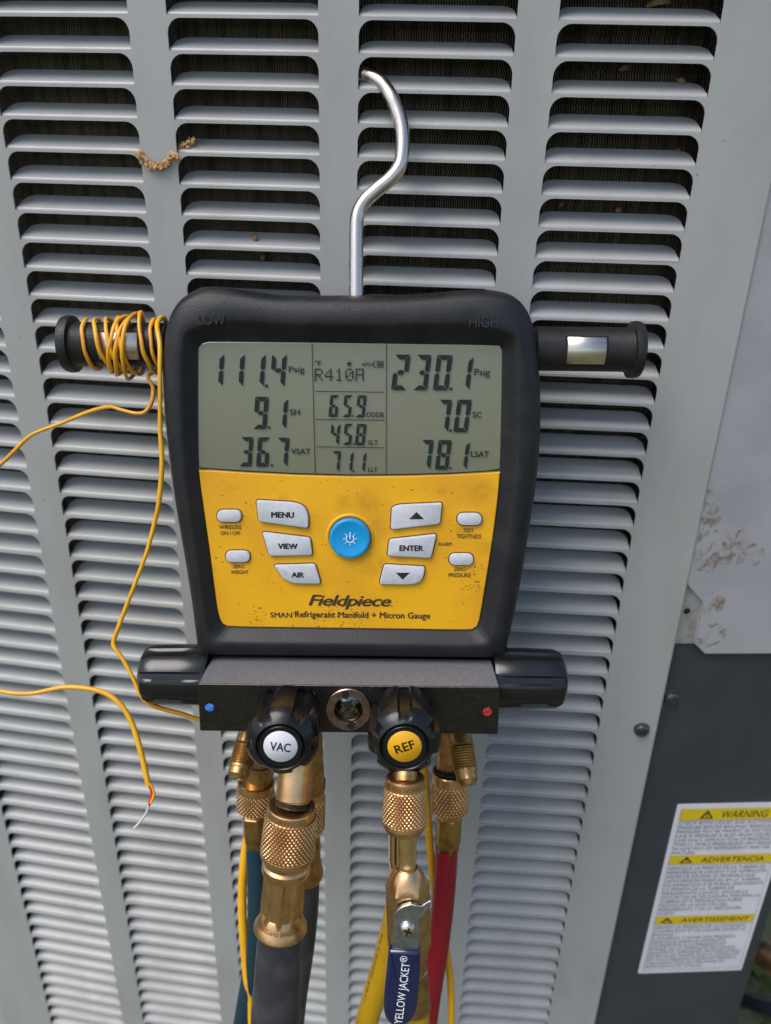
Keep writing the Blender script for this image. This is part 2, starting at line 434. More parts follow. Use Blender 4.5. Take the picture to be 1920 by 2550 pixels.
# condenser coil behind the louvres: wavy fins
def coil():
    v = []; f = []; dep = .0165; pitch = .00125; zt, zb = Z0+.03, Z0-.80
    wl = .0036; step = wl/4; nz = int((zt-zb)/step)
    segs = [(EDGE[(0, 0)]-dirv(TH[0])*.02, EDGE[(1, 0)]), (EDGE[(1, 0)], EDGE[(2, 0)]), (EDGE[(2, 0)], EDGE[(3, 0)]), (EDGE[(3, 0)], EDGE[(4, 1)]+dirv(0)*.01)]
    nz = min(nz, int(.60/step))
    for a, b in segs:
        d = (b-a); L = d.length; d = d/L; nrm = Vector((-d.y, d.x, 0))
        for k in range(int(L/pitch)):
            ph = 0 if True else 0
            jit = random.uniform(-.00012, .00012)
            s0 = len(v)
            for i in range(nz+1):
                z = zt-i*step; w = (.00032, 0, -.00032, 0)[i % 4] + .0002*math.sin(z*55+k*.13)
                p = a+d*(k*pitch+w+jit)+nrm*dep
                v.append((p.x-d.x*.00018, p.y-d.y*.00018, z)); v.append((p.x+d.x*.00018, p.y+d.y*.00018, z))
                q = p+nrm*.004+d*.00025
                v.append((q.x, q.y, z))
            for i in range(nz):
                b0 = s0+i*3; f.append((b0, b0+1, b0+4, b0+3)); f.append((b0+1, b0+2, b0+5, b0+4))
    me = bpy.data.meshes.new('coil_fins'); me.from_pydata([(x, y-.3, z) for x, y, z in v], [], f); me.update()
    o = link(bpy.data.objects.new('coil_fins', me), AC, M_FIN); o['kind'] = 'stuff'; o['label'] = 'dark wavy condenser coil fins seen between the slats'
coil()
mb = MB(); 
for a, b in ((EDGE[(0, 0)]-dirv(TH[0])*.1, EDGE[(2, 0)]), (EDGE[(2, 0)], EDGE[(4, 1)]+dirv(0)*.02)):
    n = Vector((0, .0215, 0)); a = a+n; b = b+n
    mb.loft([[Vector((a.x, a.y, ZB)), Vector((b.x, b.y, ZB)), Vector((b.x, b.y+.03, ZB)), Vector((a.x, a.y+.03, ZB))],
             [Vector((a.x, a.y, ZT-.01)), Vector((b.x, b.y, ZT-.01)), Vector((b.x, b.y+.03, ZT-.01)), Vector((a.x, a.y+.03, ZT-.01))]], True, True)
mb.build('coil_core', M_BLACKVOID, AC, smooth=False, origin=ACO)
def box(mb, x0, x1, y0, y1, z0, z1):
    mb.loft([[Vector((x0, y0, z)), Vector((x1, y0, z)), Vector((x1, y1, z)), Vector((x0, y1, z))] for z in (z0, z1)], True, True); return mb
mb = MB(); box(mb, -.50, .55, -.02, .72, ZT+.0005, ZT+.04); mb.build('top_lid', M_PAINT, AC, smooth=False, origin=ACO)
mb = MB(); box(mb, -.44, .30, .60, .61, .05, ZT); mb.build('rear_wall', M_PAINT, AC, smooth=False, origin=ACO)
mb = MB(); box(mb, -.47, .36, .03, .70, .0, .058); mb.build('base_pan', M_DARK, AC, smooth=False, origin=ACO)

# right-hand service side
SA = .12; SD = Vector((math.cos(SA), math.sin(SA), 0)); SN = Vector((-math.sin(SA), math.cos(SA), 0))
S0 = Vector((XR, re_.y+.005, 0))
def sp(x, y, out=0.):
    """picture point on the service panel, as (u, z)"""
    p = hit(x, y, S0-SN*out, SN)-(S0-SN*out); return Vector((p.dot(SD), p.z))
def s3(u, z, out=0.): q = S0+SD*u-SN*out; return Vector((q.x, q.y, z))
uR = sp(1880, 2410).x
mb = MB()
mb.loft([[s3(-.004, ZB), s3(uR-.003, ZB), s3(uR, ZB, -.003), s3(uR, ZB, -.25), s3(-.004, ZB, -.25)],
         [s3(-.004, ZT), s3(uR-.003, ZT), s3(uR, ZT, -.003), s3(uR, ZT, -.25), s3(-.004, ZT, -.25)]], True, True)
mb.build('service_panel', M_DARK, AC, 60, origin=ACO)['label'] = 'dark grey painted corner panel'
# galvanised bracket showing in the notch
zk = sp(1704, 1440, .001).y; zl = sp(1690, 1601, .001).y
mb = MB(); o = [Vector((.000, zk+.05)), Vector((.04, zk+.05)), Vector((.04, zl)), Vector((.000, zl))]
mb.loft([[s3(p.x, p.y, .0002) for p in o], [s3(p.x, p.y, .0016) for p in o]], True, True)
br = mb.build('bracket', M_GALV2, AC, smooth=False, origin=ACO); br['label'] = 'bare galvanised bracket with a screw hole'
hc = sp(1710.7, 1522, .0018)
mb = MB(); mb.poly([s3(hc.x+.0021*math.cos(t/12*6.283), hc.y+.0021*math.sin(t/12*6.283), .0019) for t in range(12)])
mb.build('screw_hole', M_BLACKVOID, br, smooth=False, origin=ACO)
# pale access plate with clipped corners
pp = [sp(*q, .004) for q in ((1704.5, 1446.5), (1750, 1499.5), (1728.4, 1601.5), (1755.5, 1628.5))]
o = [Vector((pp[0].x, ZT-.01))]+pp+[Vector((uR-.002, pp[3].y)), Vector((uR-.002, ZT-.01))]
mb = MB(); oi = offset(o, -.0008)
mb.loft([[s3(p.x, p.y, .0018) for p in o], [s3(p.x, p.y, .0040) for p in o], [s3(p.x, p.y, .0046) for p in oi]], True, True)
plate = mb.build('access_plate', M_GALV, AC, 30, origin=ACO); plate['label'] = 'pale steel access plate with rust stains and clipped corners'
def rust(x, y, r): 
    q = sp(x, y, .0046); return (tuple(s3(q.x, q.y, .0046)-ACO), r*1.35)
spots(M_GALV, [rust(1758, 1255, .011), rust(1765, 1290, .010), rust(1752, 1330, .011), rust(1772, 1385, .015), rust(1838, 1365, .015), rust(1878, 1385, .009), rust(1772, 1502, .011), rust(1775, 1580, .011), rust(1752, 1598, .008)],
      (.17, .095, .055), nscale=150, thr=.555, soft=.06, nrough=.72, amount=.8, distort=.4, plateau=.55)
# screws
def screw(px, py, p0, n, ax_sign=1):
    c = hit(px, py, p0, n); nn = -n
    r = .0052; a = c-nn*.0005
    def fn(k, i, t, rr): return rr
    e = turned('screw', a, a+nn, [(0, r*1.25), (.0006, r*1.25), (.0009, r*.95), (.0032, r*.9), (.0042, r*.7)], M_SCREW, AC, 24, off=ACO)
    x = CR; tt = (x-nn*x.dot(nn)).normalized(); uu = nn.cross(tt); tt, uu = (tt*.92+uu*.38), (uu*.92-tt*.38)
    q = a+nn*.0043
    m = MB(); m.poly([q+tt*s*r*.6+uu*w*r*.09-ACO for s, w in ((-1, -1), (1, -1), (1, 1), (-1, 1))]); m.build('slot', M_BLACKVOID, e, smooth=False)
screw(1669.9, 1737, S0, SN); screw(1596.7, 1815, EDGE[(4, 0)], Vector((0, 1, 0)))
# warning sticker
tl, bl, brr = sp(1686.7, 2002.1), sp(1587.5, 2425.4), sp(1845.9, 2412)
u0, u1, v1, v0 = (tl.x+bl.x)/2, brr.x, tl.y, (bl.y+brr.y)/2
o = round_poly([(u0, v0, .0015), (u1, v0, .0015), (u1, v1, .0015), (u0, v1, .0015)], 4)
mb = MB(); mb.loft([[s3(p.x, p.y, .0001) for p in o], [s3(p.x, p.y, .0005) for p in o]], True, True)
lab = mb.build('warning_label', M_STICKER, AC, smooth=False, origin=ACO); lab['label'] = 'white warning sticker with three yellow heading bands'
LW, LH = u1-u0, v1-v0
def lb(fx, fy, out): return s3(u0+fx*LW, v1-fy*LH, out)-ACO
def lquad(name, x0, x1, y0, y1, mat, out):
    mb = MB(); mb.poly([lb(x0, y1, out), lb(x1, y1, out), lb(x1, y0, out), lb(x0, y0, out)]); return mb.build(name, mat, lab, smooth=False)
def ltext(body, x0, x1, y0, y1, mat, out, **k):
    v, f = fit_text(body, 0, 0, 1, 1, **k)
    v = [lb(x0+(x1-x0)*p.x, y1-(y1-y0)*p.y, out) for p in v]
    make('lettering', v, f, mat, lab, smooth=False)
for y0, y1, word, x0, x1 in ((.024, .083, 'WARNING', .40, .80), (.277, .327, 'ADVERTENCIA', .32, .88), (.635, .682, 'AVERTISSEMENT', .28, .92)):
    lquad('heading_band', .04, .96, y0, y1, M_STICKY, .0008)
    ltext(word, x0, x1, y0+.012, y1-.010, M_INK, .0010, shear=.2, bold=.008)
    cx = x0-.13; hh = (y1-y0)
    mb = MB()
    for (s, out, mat) in ((1, .0010, M_INK),):
        t = [lb(cx-.06, y1-.008, out), lb(cx+.06, y1-.008, out), lb(cx, y0+.006, out)]
        mb.poly(t)
    mb.build('warning_triangle', M_INK, lab, smooth=False)
    mb = MB(); mb.poly([lb(cx-.036, y1-.014, .0012), lb(cx+.036, y1-.014, .0012), lb(cx, y0+.020, .0012)]); mb.build('triangle_field', M_STICKY, lab, smooth=False)
    mb = MB(); mb.poly([lb(cx-.006, y1-.018, .0014), lb(cx+.006, y1-.018, .0014), lb(cx+.006, y0+.026, .0014), lb(cx-.006, y0+.026, .0014)]); mb.build('exclamation', M_INK, lab, smooth=False)
ltext('CHECK BOTH LIQUID AND SUCTION LINE\nPRESSURE BEFORE BRAZING! RESIDUAL\nPRESSURE MAY BE PRESENT IN SUCTION\nLINE IF PRESSURE IS BLED FROM LIQUID\nLINE ONLY. APPLICATION OF BRAZING\nTORCH WHILE PRESSURIZED MAY RESULT\nIN IGNITION OF REFRIGERANT AND OIL\nMIXTURE.', .05, .95, .090, .270, M_PRINT, .0009, align='LEFT', line=.95)
ltext('VERIFIQUE LA PRESI\u00d3N DE LA TUBER\u00cdA DE\nREFRIGERANTE LIQUIDO Y DE ASPIRACI\u00d3N\nANTES DE SOLDAR! ES PROBABLE QUE\nHAYA PRESI\u00d3N RESIDUAL EN LA TUBER\u00cdA\nDE ASPIRACI\u00d3N SI SE PURGA \u00daNICAMENTE\nLA PRESI\u00d3N DE LA TUBER\u00cdA DE\nREFRIGERANTE LIQUIDO. APLICAR LA\nANTORCHA DE SOLDADURA MIENTRAS LA\nTUBER\u00cdA EST\u00c1 PRESURIZADA PUEDE\nPROVOCAR LA IGNICI\u00d3N DEL\nREFRIGERANTE Y DE LA MEZCLA DEL\nACEITE.', .05, .95, .336, .625, M_PRINT, .0009, align='LEFT', line=.95)
ltext("V\u00c9RIFIEZ LA PRESSION DE LA CONDUITE\nD'ASPIRATION ET DE LIQUIDE AVANT LE\nBRASAGE !\nIL POURRAIT Y AVOIR UNE PRESSION\nR\u00c9SIDUELLE DANS LA CONDUITE\nD'ASPIRATION SI LA PRESSION EST\nPURG\u00c9E DE LA CONDUITE DE LIQUIDE\nSEULEMENT. APPLIQUER UN CHALUMEAU\nDE BRASAGE TANDIS QUE LA CONDUITE\nEST SOUS PRESSION POURRAIT MENER \u00c0\nL'INFLAMMATION DU M\u00c9LANGE DE\nR\u00c9FRIG\u00c9RANT ET D'HUILE.", .05, .93, .690, .962, M_PRINT, .0009, align='LEFT', line=.95)
for x0, x1, y0, y1 in ((.038, .041, .02, .975), (.957, .960, .02, .975), (.038, .96, .973, .975), (.038, .96, .083, .085), (.038, .96, .327, .329), (.038, .96, .682, .684)):
    lquad('rule_line', x0, x1, y0, y1, M_PRINT, .0013)

# ================================================================== MANIFOLD GAUGE
GM = Matrix(((EX.x, EY.x, EZ.x, GO.x), (EX.y, EY.y, EZ.y, GO.y), (EX.z, EY.z, EZ.z, GO.z), (0, 0, 0, 1)))
GA = empty('manifold_gauge', GM)
tag(GA, 'black and yellow digital refrigerant manifold gauge hanging by its hook on the louvres', 'manifold gauge')
K = 1.15246
def gpts(lst, h, k=K): return [gl(x*k, y*k, h).xy for x, y in lst]
def smooth2(pts, m=6):
    n = len(pts); out = []
    for i in range(n):
        p0, p1, p2, p3 = pts[i-1], pts[i], pts[(i+1) % n], pts[(i+2) % n]
        for k in range(m):
            t = k/m; out.append(.5*((2*p1)+(p2-p0)*t+(2*p0-5*p1+4*p2-p3)*t*t+(3*p1-p0-3*p2+p3)*t**3))
    return out
def star(outline, c, n=220):
    """resample a star-shaped outline by angle"""
    out = []; m = len(outline)
    for k in range(n):
        t = 2*math.pi*k/n; d = Vector((math.cos(t), math.sin(t))); best = None
        for i in range(m):
            a = outline[i]-c; b = outline[(i+1) % m]-c; e = b-a
            den = d.x*e.y-d.y*e.x
            if abs(den) < 1e-12: continue
            s = (a.x*e.y-a.y*e.x)/den; q = (a.x*d.y-a.y*d.x)/den
            if s > 0 and -1e-6 <= q <= 1+1e-6 and (best is None or s > best): best = s
        out.append(c+d*best)
    return out
outer_px = [(353, 760), (353, 830), (358, 910), (368, 1000), (382, 1100), (401, 1210), (415, 1300), (426, 1385), (431, 1411), (445, 1413), (600, 1414), (760, 1415), (920, 1417), (1078, 1418), (1092, 1415),
            (1097, 1390), (1112, 1325), (1129, 1235), (1146, 1130), (1159, 1040), (1167, 950), (1168, 860), (1163, 780), (1155, 720), (1145, 683), (1125, 652), (1095, 633), (1050, 626), (1000, 627), (930, 633), (860, 637),
            (770, 638), (640, 638), (580, 634), (520, 625), (470, 619), (430, 624), (395, 643), (375, 668), (362, 700)]
inner_px = [(428, 765), (428, 900), (430, 1013), (441, 1100), (455, 1200), (468, 1300), (475, 1335), (484, 1349), (500, 1353), (600, 1355), (760, 1357), (900, 1359), (1012, 1360), (1028, 1354), (1036, 1338), (1054, 1230), (1069, 1130), (1080, 1025), (1084, 900), (1086, 765),
            (1084, 752), (1074, 746), (900, 743), (760, 741), (600, 739), (448, 738), (436, 742), (430, 752)]
H0 = -.006                                              # level of screen and faceplate
cc = Vector((gl(870, 1180, 0).x, gl(870, 1180, 0).y))
OUT = star(smooth2(gpts(outer_px, -.010)), cc); INN = star(smooth2(gpts(inner_px, H0), 4), cc)
def mixo(a, b, t): return [p*(1-t)+q*t for p, q in zip(a, b)]
loops = [at_h(offset(OUT, -.010), -.046), at_h(offset(OUT, -.003), -.043), at_h(offset(OUT, -.0006), -.036), at_h(offset(OUT, .0), -.022), at_h(offset(OUT, -.0002), -.0135), at_h(OUT, -.0105), at_h(offset(OUT, -.0008), -.0070),
         at_h(offset(OUT, -.0024), -.0038), at_h(offset(OUT, -.0046), -.0017), at_h(mixo(OUT, INN, .45), -.0005),
         at_h(mixo(INN, OUT, .42), -.0003), at_h(mixo(INN, OUT, .36), -.0007), at_h(mixo(INN, OUT, .30), -.0016), at_h(mixo(INN, OUT, .10), -.0050), at_h(mixo(INN, OUT, .03), -.0059), at_h(offset(INN, -.001), H0-.0008)]
hz = MB().loft(loops, True, True).build('housing', M_RUBBER, GA, 50); hz['label'] = 'black rubber housing with a raised bezel'
# the block of back cover that carries handles and hook
gtext('lettering', 'LOW', 495, 785, 561, 808, -.0004, M_RUBBERTXT, hz, extrude=.0006, bold=.01)
gtext('lettering', 'HIGH', 1168, 788, 1241, 815, -.0004, M_RUBBERTXT, hz, extrude=.0006, bold=.01)

# screen and faceplate share the recess; the seam is a shallow arc
seam_px = [(420, 1013), (520, 1020), (640, 1026), (756, 1029), (880, 1028), (980, 1025), (1095, 1018)]
seam = [gl(x*K, y*K, H0).xy for x, y in seam_px]
def seam_y(x):
    for a, b in zip(seam, seam[1:]):
        if a.x <= x <= b.x: t = (x-a.x)/(b.x-a.x); return a.y*(1-t)+b.y*t
    return seam[-1].y if x > 0 else seam[0].y
dense = [(INN[i]*(1-t)+INN[(i+1) % len(INN)]*t) for i in range(len(INN)) for t in (0, .5)]
def side(up, gap):
    pts = [p for p in dense if (p.y > seam_y(p.x)+gap) == up]
    # rotate so the run is contiguous
    idx = [i for i in range(len(dense)) if (dense[i].y > seam_y(dense[i].x)+gap) == up]
    st = next(k for k in range(len(idx)) if (idx[k]-idx[k-1]) % len(dense) != 1)
    idx = idx[st:]+idx[:st]; pts = [dense[i] for i in idx]
    a, b = pts[-1], pts[0]
    m = 24
    cut = [Vector((a.x*(1-k/m)+b.x*k/m, 0)) for k in range(m+1)]
    for q in cut: q.y = seam_y(q.x)+gap
    return pts+cut
scr_o = side(True, .0006); fac_o = side(False, .0)
scr_o = offset(clean(scr_o, .0008), -.0001); fac_o = offset(clean(fac_o, .0008), -.0001)
sl_ = slab(scr_o, H0-.002, H0+.0002, .0004)
scr = MB().loft(sl_, False, False).fan(sl_[-1]).build('screen', M_LCD, GA, 20); scr['label'] = 'grey green liquid crystal screen'
sl_ = slab(fac_o, H0-.002, H0+.0008, .0005)
fac = MB().loft(sl_, False, False).fan(sl_[-1]).build('faceplate', M_YEL, GA, 20); fac['label'] = 'smudged yellow keypad plate'
mb = MB(); mb.loft([[Vector((p.x, p.y+.00012, H0+.0006)) for p in seam[0:]], [Vector((p.x, p.y+.00055, H0+.0009)) for p in seam]], closed=False)
# keep the lens edge inside the recess
mb.v = [Vector((max(min(v.x, .0748), -.0752), v.y, v.z)) for v in mb.v]
mb.build('lens_edge', M_LENS, scr, smooth=False)
HS = H0+.0008
# ---- seven-segment read-outs
SEGS = {'0': 'abcdef', '1': 'bc', '2': 'abged', '3': 'abgcd', '4': 'fgbc', '5': 'afgcd', '6': 'afgedc', '7': 'abc', '8': 'abcdefg', '9': 'abcdfg'}
def seg_shapes(w, h, t, g):
    """segment outlines in a w x h cell, before slant"""
    m = h/2
    return {'a': [(g, h), (w-g, h), (w-t-g, h-t), (t+g, h-t)], 'd': [(g, 0), (t+g, t), (w-t-g, t), (w-g, 0)],
            'b': [(w, h-g), (w, m+g+t*.3), (w-t*.55, m+g*.6), (w-t, m+g+t*.35), (w-t, h-t-g)], 'c': [(w, g), (w-t, t+g), (w-t, m-g-t*.35), (w-t*.55, m-g*.6), (w, m-g-t*.3)],
            'f': [(0, h-g), (t, h-t-g), (t, m+g+t*.35), (t*.55, m+g*.6), (0, m+g+t*.3)], 'e': [(0, g), (0, m-g-t*.3), (t*.55, m-g*.6), (t, m-g-t*.35), (t, t+g)],
            'g': [(t*.7+g, m), (t*1.25+g, m+t*.5), (w-t*1.25-g, m+t*.5), (w-t*.7-g, m), (w-t*1.25-g, m-t*.5), (t*1.25+g, m-t*.5)]}
S1 = .28812
def reading(ox, digits, dots, dsz):
    mb = MB()
    for ch, x0, x1, y0, y1 in digits:
        a = gl(ox+x0*S1, 840+y1*S1, HS); b = gl(ox+x1*S1, 840+y0*S1, HS)
        h = b.y-a.y; sl = h*.105; w = (b.x-a.x)-sl
        if w < 0: w = b.x-a.x
        t = h*.135; sh = seg_shapes(w, h, t, h*.012)
        for s in SEGS[ch]: mb.poly([Vector((a.x+x+sl*(y/h), a.y+y, HS)) for x, y in reversed(sh[s])])
    for dx, dy in dots:
        c = gl(ox+dx*S1, 840+dy*S1, HS); r = gl(ox+(dx+dsz)*S1, 840+dy*S1, HS).x-c.x
        mb.poly([Vector((c.x+sx*r, c.y+sy*r, HS)) for sx, sy in ((-1, -1), (1, -1), (1, 1), (-1, 1))])
    return mb.build('digits', M_SEG, scr, smooth=False)
A, B = 480, 900
reading(A, [('1', 126, 272, 145, 418), ('1', 304, 450, 145, 420), ('1', 486, 632, 146, 422), ('4', 664, 814, 146, 425)], [(636, 420)], 12)
reading(A, [('9', 520, 657, 515, 792), ('1', 690, 826, 530, 788)], [(660, 780)], 10)
reading(A, [('3', 400, 524, 863, 1115), ('6', 546, 671, 865, 1117), ('7', 712, 836, 868, 1114)], [(683, 1106)], 9)
reading(A, [('6', 1172, 1268, 500, 688), ('5', 1292, 1384, 500, 690), ('9', 1405, 1504, 502, 692)], [(1386, 681)], 7)
reading(A, [('4', 1182, 1278, 748, 928), ('5', 1296, 1386, 748, 930), ('8', 1400, 1503, 750, 932)], [(1388, 922)], 7)
reading(A, [('7', 1190, 1282, 984, 1156), ('1', 1298, 1392, 990, 1160), ('1', 1408, 1503, 994, 1162)], [(1388, 1156)], 7)
reading(B, [('2', 256, 426, 150, 455), ('3', 446, 607, 152, 456), ('0', 616, 790, 154, 457), ('1', 808, 971, 168, 450)], [(775, 445)], 11)
reading(B, [('7', 640, 786, 540, 815), ('0', 793, 956, 540, 820)], [(772, 806)], 10)
reading(B, [('7', 492, 626, 888, 1138), ('8', 634, 783, 890, 1142), ('1', 806, 941, 905, 1136)], [(770, 1131)], 9)
def stext(body, ox, x0, y0, x1, y1, **k): gtext('lettering', body, ox+x0*S1, 840+y0*S1, ox+x1*S1, 840+y1*S1, HS, M_SEG, scr, **k)
stext('Psig', A, 830, 252, 965, 318, bold=.012); stext('SH', A, 838, 622, 925, 672, bold=.02); stext('VSAT', A, 850, 962, 1016, 1010, bold=.02)
stext('\u00b0F', A, 1055, 200, 1107, 245, bold=.02); stext('APO', A, 1458, 218, 1546, 250, bold=.02)
stext('ODDB', A, 1500, 648, 1650, 690, bold=.015); stext('SLT', A, 1515, 890, 1600, 928, bold=.015); stext('LLT', A, 1515, 1125, 1597, 1162, bold=.015)
stext('Psig', B, 975, 273, 1113, 347, bold=.012); stext('SC', B, 960, 645, 1041, 695, bold=.02); stext('LSAT', B, 946, 985, 1104, 1035, bold=.02)
def srect(x0, y0, x1, y1, ox=A, mb=None):
    own = mb is None; mb = mb or MB()
    a = gl(ox+x0*S1, 840+y1*S1, HS); b = gl(ox+x1*S1, 840+y0*S1, HS)
    mb.poly([a, Vector((b.x, a.y, HS)), b, Vector((a.x, b.y, HS))])
    return mb
def sline(x0, y0, x1, y1, w, ox=A):
    a = gl(ox+x0*S1, 840+y0*S1, HS); b = gl(ox+x1*S1, 840+y1*S1, HS); d = (b-a).normalized(); n = Vector((-d.y, d.x, 0))*w
    return [a-n, b-n, b+n, a+n]
for q in ((1030, 48, 1058, 1186, A), (217, 58, 213, 1192, B)):
    MB().poly(sline(q[0], q[1], q[2], q[3], .00016, q[4])).build('divider', M_SEG, scr, smooth=False)
for q in ((1058, 467, 1655, 475), (1062, 710, 1655, 718), (1070, 946, 1652, 956)):
    MB().poly(sline(*q, .00016)).build('divider', M_SEG, scr, smooth=False)
c = gl(A+1352*S1, 840+230*S1, HS); r = .0016
MB().poly([Vector((c.x+math.sin(k*math.pi/5)*(r if k % 2 == 0 else r*.42), c.y+math.cos(k*math.pi/5)*(r if k % 2 == 0 else r*.42), HS)) for k in range(10)][::-1]).build('star_symbol', M_SEG, scr, smooth=False)
mb = MB()
for q in ((1563, 205, 1650, 210), (1563, 255, 1650, 260), (1563, 205, 1568, 260), (1645, 205, 1650, 260), (1553, 222, 1563, 244), (1594, 215, 1606, 250), (1612, 215, 1624, 250), (1630, 215, 1641, 250)): srect(*q, mb=mb)
mb.build('battery_symbol', M_SEG, scr, smooth=False)
DOTS = {'R': ['11110', '10001', '10001', '11110', '10100', '10010', '10001'], '4': ['00010', '00110', '01010', '10010', '11111', '00010', '00010'], '1': ['00100', '01100', '00100', '00100', '00100', '00100', '01110'],
        '0': ['01110', '10001', '10011', '10101', '11001', '10001', '01110'], 'A': ['11111', '10001', '10001', '11111', '10001', '10001', '10001']}
mb = MB(); cw = (1480-1053)/29.; ch = (380-270)/7.
for k, s in enumerate('R410A'):
    for r_, row in enumerate(DOTS[s]):
        for q, bit in enumerate(row):
            if bit == '1':
                x = 1053+(k*6+q)*cw; y = 270+r_*ch; srect(x, y, x+cw*.84, y+ch*.84, mb=mb)
mb.build('dot_matrix', M_SEG, scr, smooth=False)

# ---- keys
HF = H0+.0008
S3 = .28812
def key(corners, ox, mat=M_KEY, h=.0020, name='key'):
    """corners in crop pixels with corner radius"""
    o = [(gl(ox+x*S3, 1160+y*S3, HF).x, gl(ox+x*S3, 1160+y*S3, HF).y, r*S3*.000196) for x, y, r in corners]
    o = clean(round_poly(o, 7), .00012)
    if area2(o) < 0: o = o[::-1]
    MB().poly(at_h(offset(o, .0006), HF+.00006)).build('key_gap', M_GRIME, fac, smooth=False)
    return MB().loft(slab(o, HF-.001, HF+h, .0006), False, True).build(name, mat, GA, 24)
A3, B3 = 480, 840
HK = HF+.0020+.00004
def ktext(k, body, ox, x0, y0, x1, y1, **kw): gtext('lettering', body, ox+x0*S3, 1160+y0*S3, ox+x1*S3, 1160+y1*S3, HK, M_INK, k, **kw)
k = key([(553, 293, 22), (935, 315, 120), (1003, 400, 90), (1000, 533, 28), (575, 475, 28)], A3); ktext(k, 'MENU', A3, 677, 399, 877, 450, bold=.075)
k = key([(603, 567, 22), (1018, 618, 28), (1036, 765, 28), (665, 772, 28)], A3); ktext(k, 'VIEW', A3, 736, 672, 908, 720, bold=.075)
k = key([(703, 853, 28), (1060, 843, 28), (1108, 1012, 28), (815, 1008, 110)], A3); ktext(k, 'AIR', A3, 853, 919, 963, 966, bold=.075)
k = key([(468, 430, 60), (470, 335, 120), (905, 316, 22), (885, 495, 28), (462, 547, 28)], B3)
MB().poly([gl(B3+x*S3, 1160+y*S3, HK) for x, y in ((620, 462), (750, 462), (685, 398))]).build('up_arrow', M_INK, k, smooth=False)
k = key([(450, 632, 28), (856, 586, 24), (808, 790, 28), (432, 772, 28)], B3); ktext(k, 'ENTER', B3, 535, 688, 745, 736, bold=.075)
k = key([(405, 848, 28), (760, 868, 28), (735, 985, 100), (650, 1020, 90), (363, 1015, 24)], B3)
MB().poly([gl(B3+x*S3, 1160+y*S3, HK) for x, y in ((505, 924), (565, 984), (628, 924))]).build('down_arrow', M_INK, k, smooth=False)
for x0, x1, y0, y1, ox in ((213, 423, 378, 482, A3), (288, 496, 730, 829, A3), (1037, 1246, 405, 509, B3), (967, 1174, 754, 854, B3)):
    m = (y1-y0)*.62
    key([(x0, y0, m), (x1, y0, m), (x1, y1, m), (x0, y1, m)], ox, h=.0016)
def ftext(body, ox, x0, y0, x1, y1, mat=M_BROWNINK, **kw): gtext('lettering', body, ox+x0*S3, 1160+y0*S3, ox+x1*S3, 1160+y1*S3, HF+.00012, mat, fac, **kw)
ftext('WIRELESS', A3, 228, 515, 420, 545, bold=.02); ftext('ON / OFF', A3, 242, 566, 412, 597, bold=.02)
ftext('ZERO', A3, 346, 855, 446, 884, bold=.02); ftext('WEIGHT', A3, 329, 904, 482, 934, bold=.02)
ftext('TEST', B3, 1089, 542, 1180, 574, bold=.02); ftext('TIGHTNESS', B3, 1030, 592, 1245, 627, bold=.02)
ftext('ZERO', B3, 1008, 879, 1110, 909, bold=.02); ftext('PRESSURE', B3, 961, 928, 1153, 961, bold=.02); ftext('ALARM', B3, 871, 662, 988, 690, bold=.03)
ftext('Fieldpiece', A3, 1000, 1122, 1718, 1238, shear=.28, bold=.035, space=.93)
ftext('\u00ae', B3, 460, 1204, 478, 1221)
ftext('SMAN', A3, 670, 1268, 858, 1312, bold=.03); ftext('\u2122', A3, 860, 1268, 884, 1280)
ftext('Refrigerant Manifold + Micron Gauge', A3, 884, 1268, 2055, 1326, bold=.045, space=1.04)
# round power key with its moulded ring
c = gl(A3+1360*S3, 1160+618*S3, HF); R_ = .01035
def ringz(prof, n=64): return [[Vector((c.x+math.cos(2*math.pi*i/n)*r, c.y+math.sin(2*math.pi*i/n)*r, HF+h)) for i in range(n)] for r, h in prof]
MB().loft(ringz([(R_*1.22, -.0002), (R_*1.16, .0004), (R_*1.08, .0005), (R_*1.03, .0001)])).build('key_ring', M_YEL, fac, 60)
MB().loft(ringz([(R_*1.035, .0006), (R_*.98, .0006)])).build('key_gap', M_GRIME, fac, 60)
pk = MB().loft(ringz([(R_, -.001), (R_, .0022), (R_*.975, .0030), (R_*.92, .0034), (R_*.80, .0030), (R_*.5, .0024), (R_*.2, .0022)]), False, True).build('power_key', M_BLUEKEY, GA, 60)
pk['label'] = 'round blue power key with a white sun symbol'
mb = MB(); hp = HF+.0030
pc = gl(A3+1359*S3, 1160+630*S3, hp)
n = 28
for lo, hi in (((-.30*math.pi+math.pi/2)-2*math.pi+.6*math.pi, math.pi/2-.22*math.pi),):
    pass
a0, a1 = math.pi/2+.22*math.pi, math.pi/2+2*math.pi-.22*math.pi
mb.loft([[Vector((pc.x+math.cos(a0+(a1-a0)*i/n)*r, pc.y+math.sin(a0+(a1-a0)*i/n)*r, hp)) for i in range(n+1)] for r in (.0017, .0022)], closed=False)
mb.poly([Vector((pc.x+x, pc.y+y, hp)) for x, y in ((-.00027, 0), (.00027, 0), (.00027, .0034), (-.00027, .0034))])
for i in range(8):
    t = i*math.pi/4
    if i == 2: continue
    d = Vector((math.cos(t), math.sin(t), 0)); e = Vector((-d.y, d.x, 0))*.0002; b0 = Vector((pc.x, pc.y, hp))
    mb.poly([b0+d*.0026-e, b0+d*.0035-e, b0+d*.0035+e, b0+d*.0026+e])
mb.build('power_symbol', M_WHITE, pk, smooth=False)
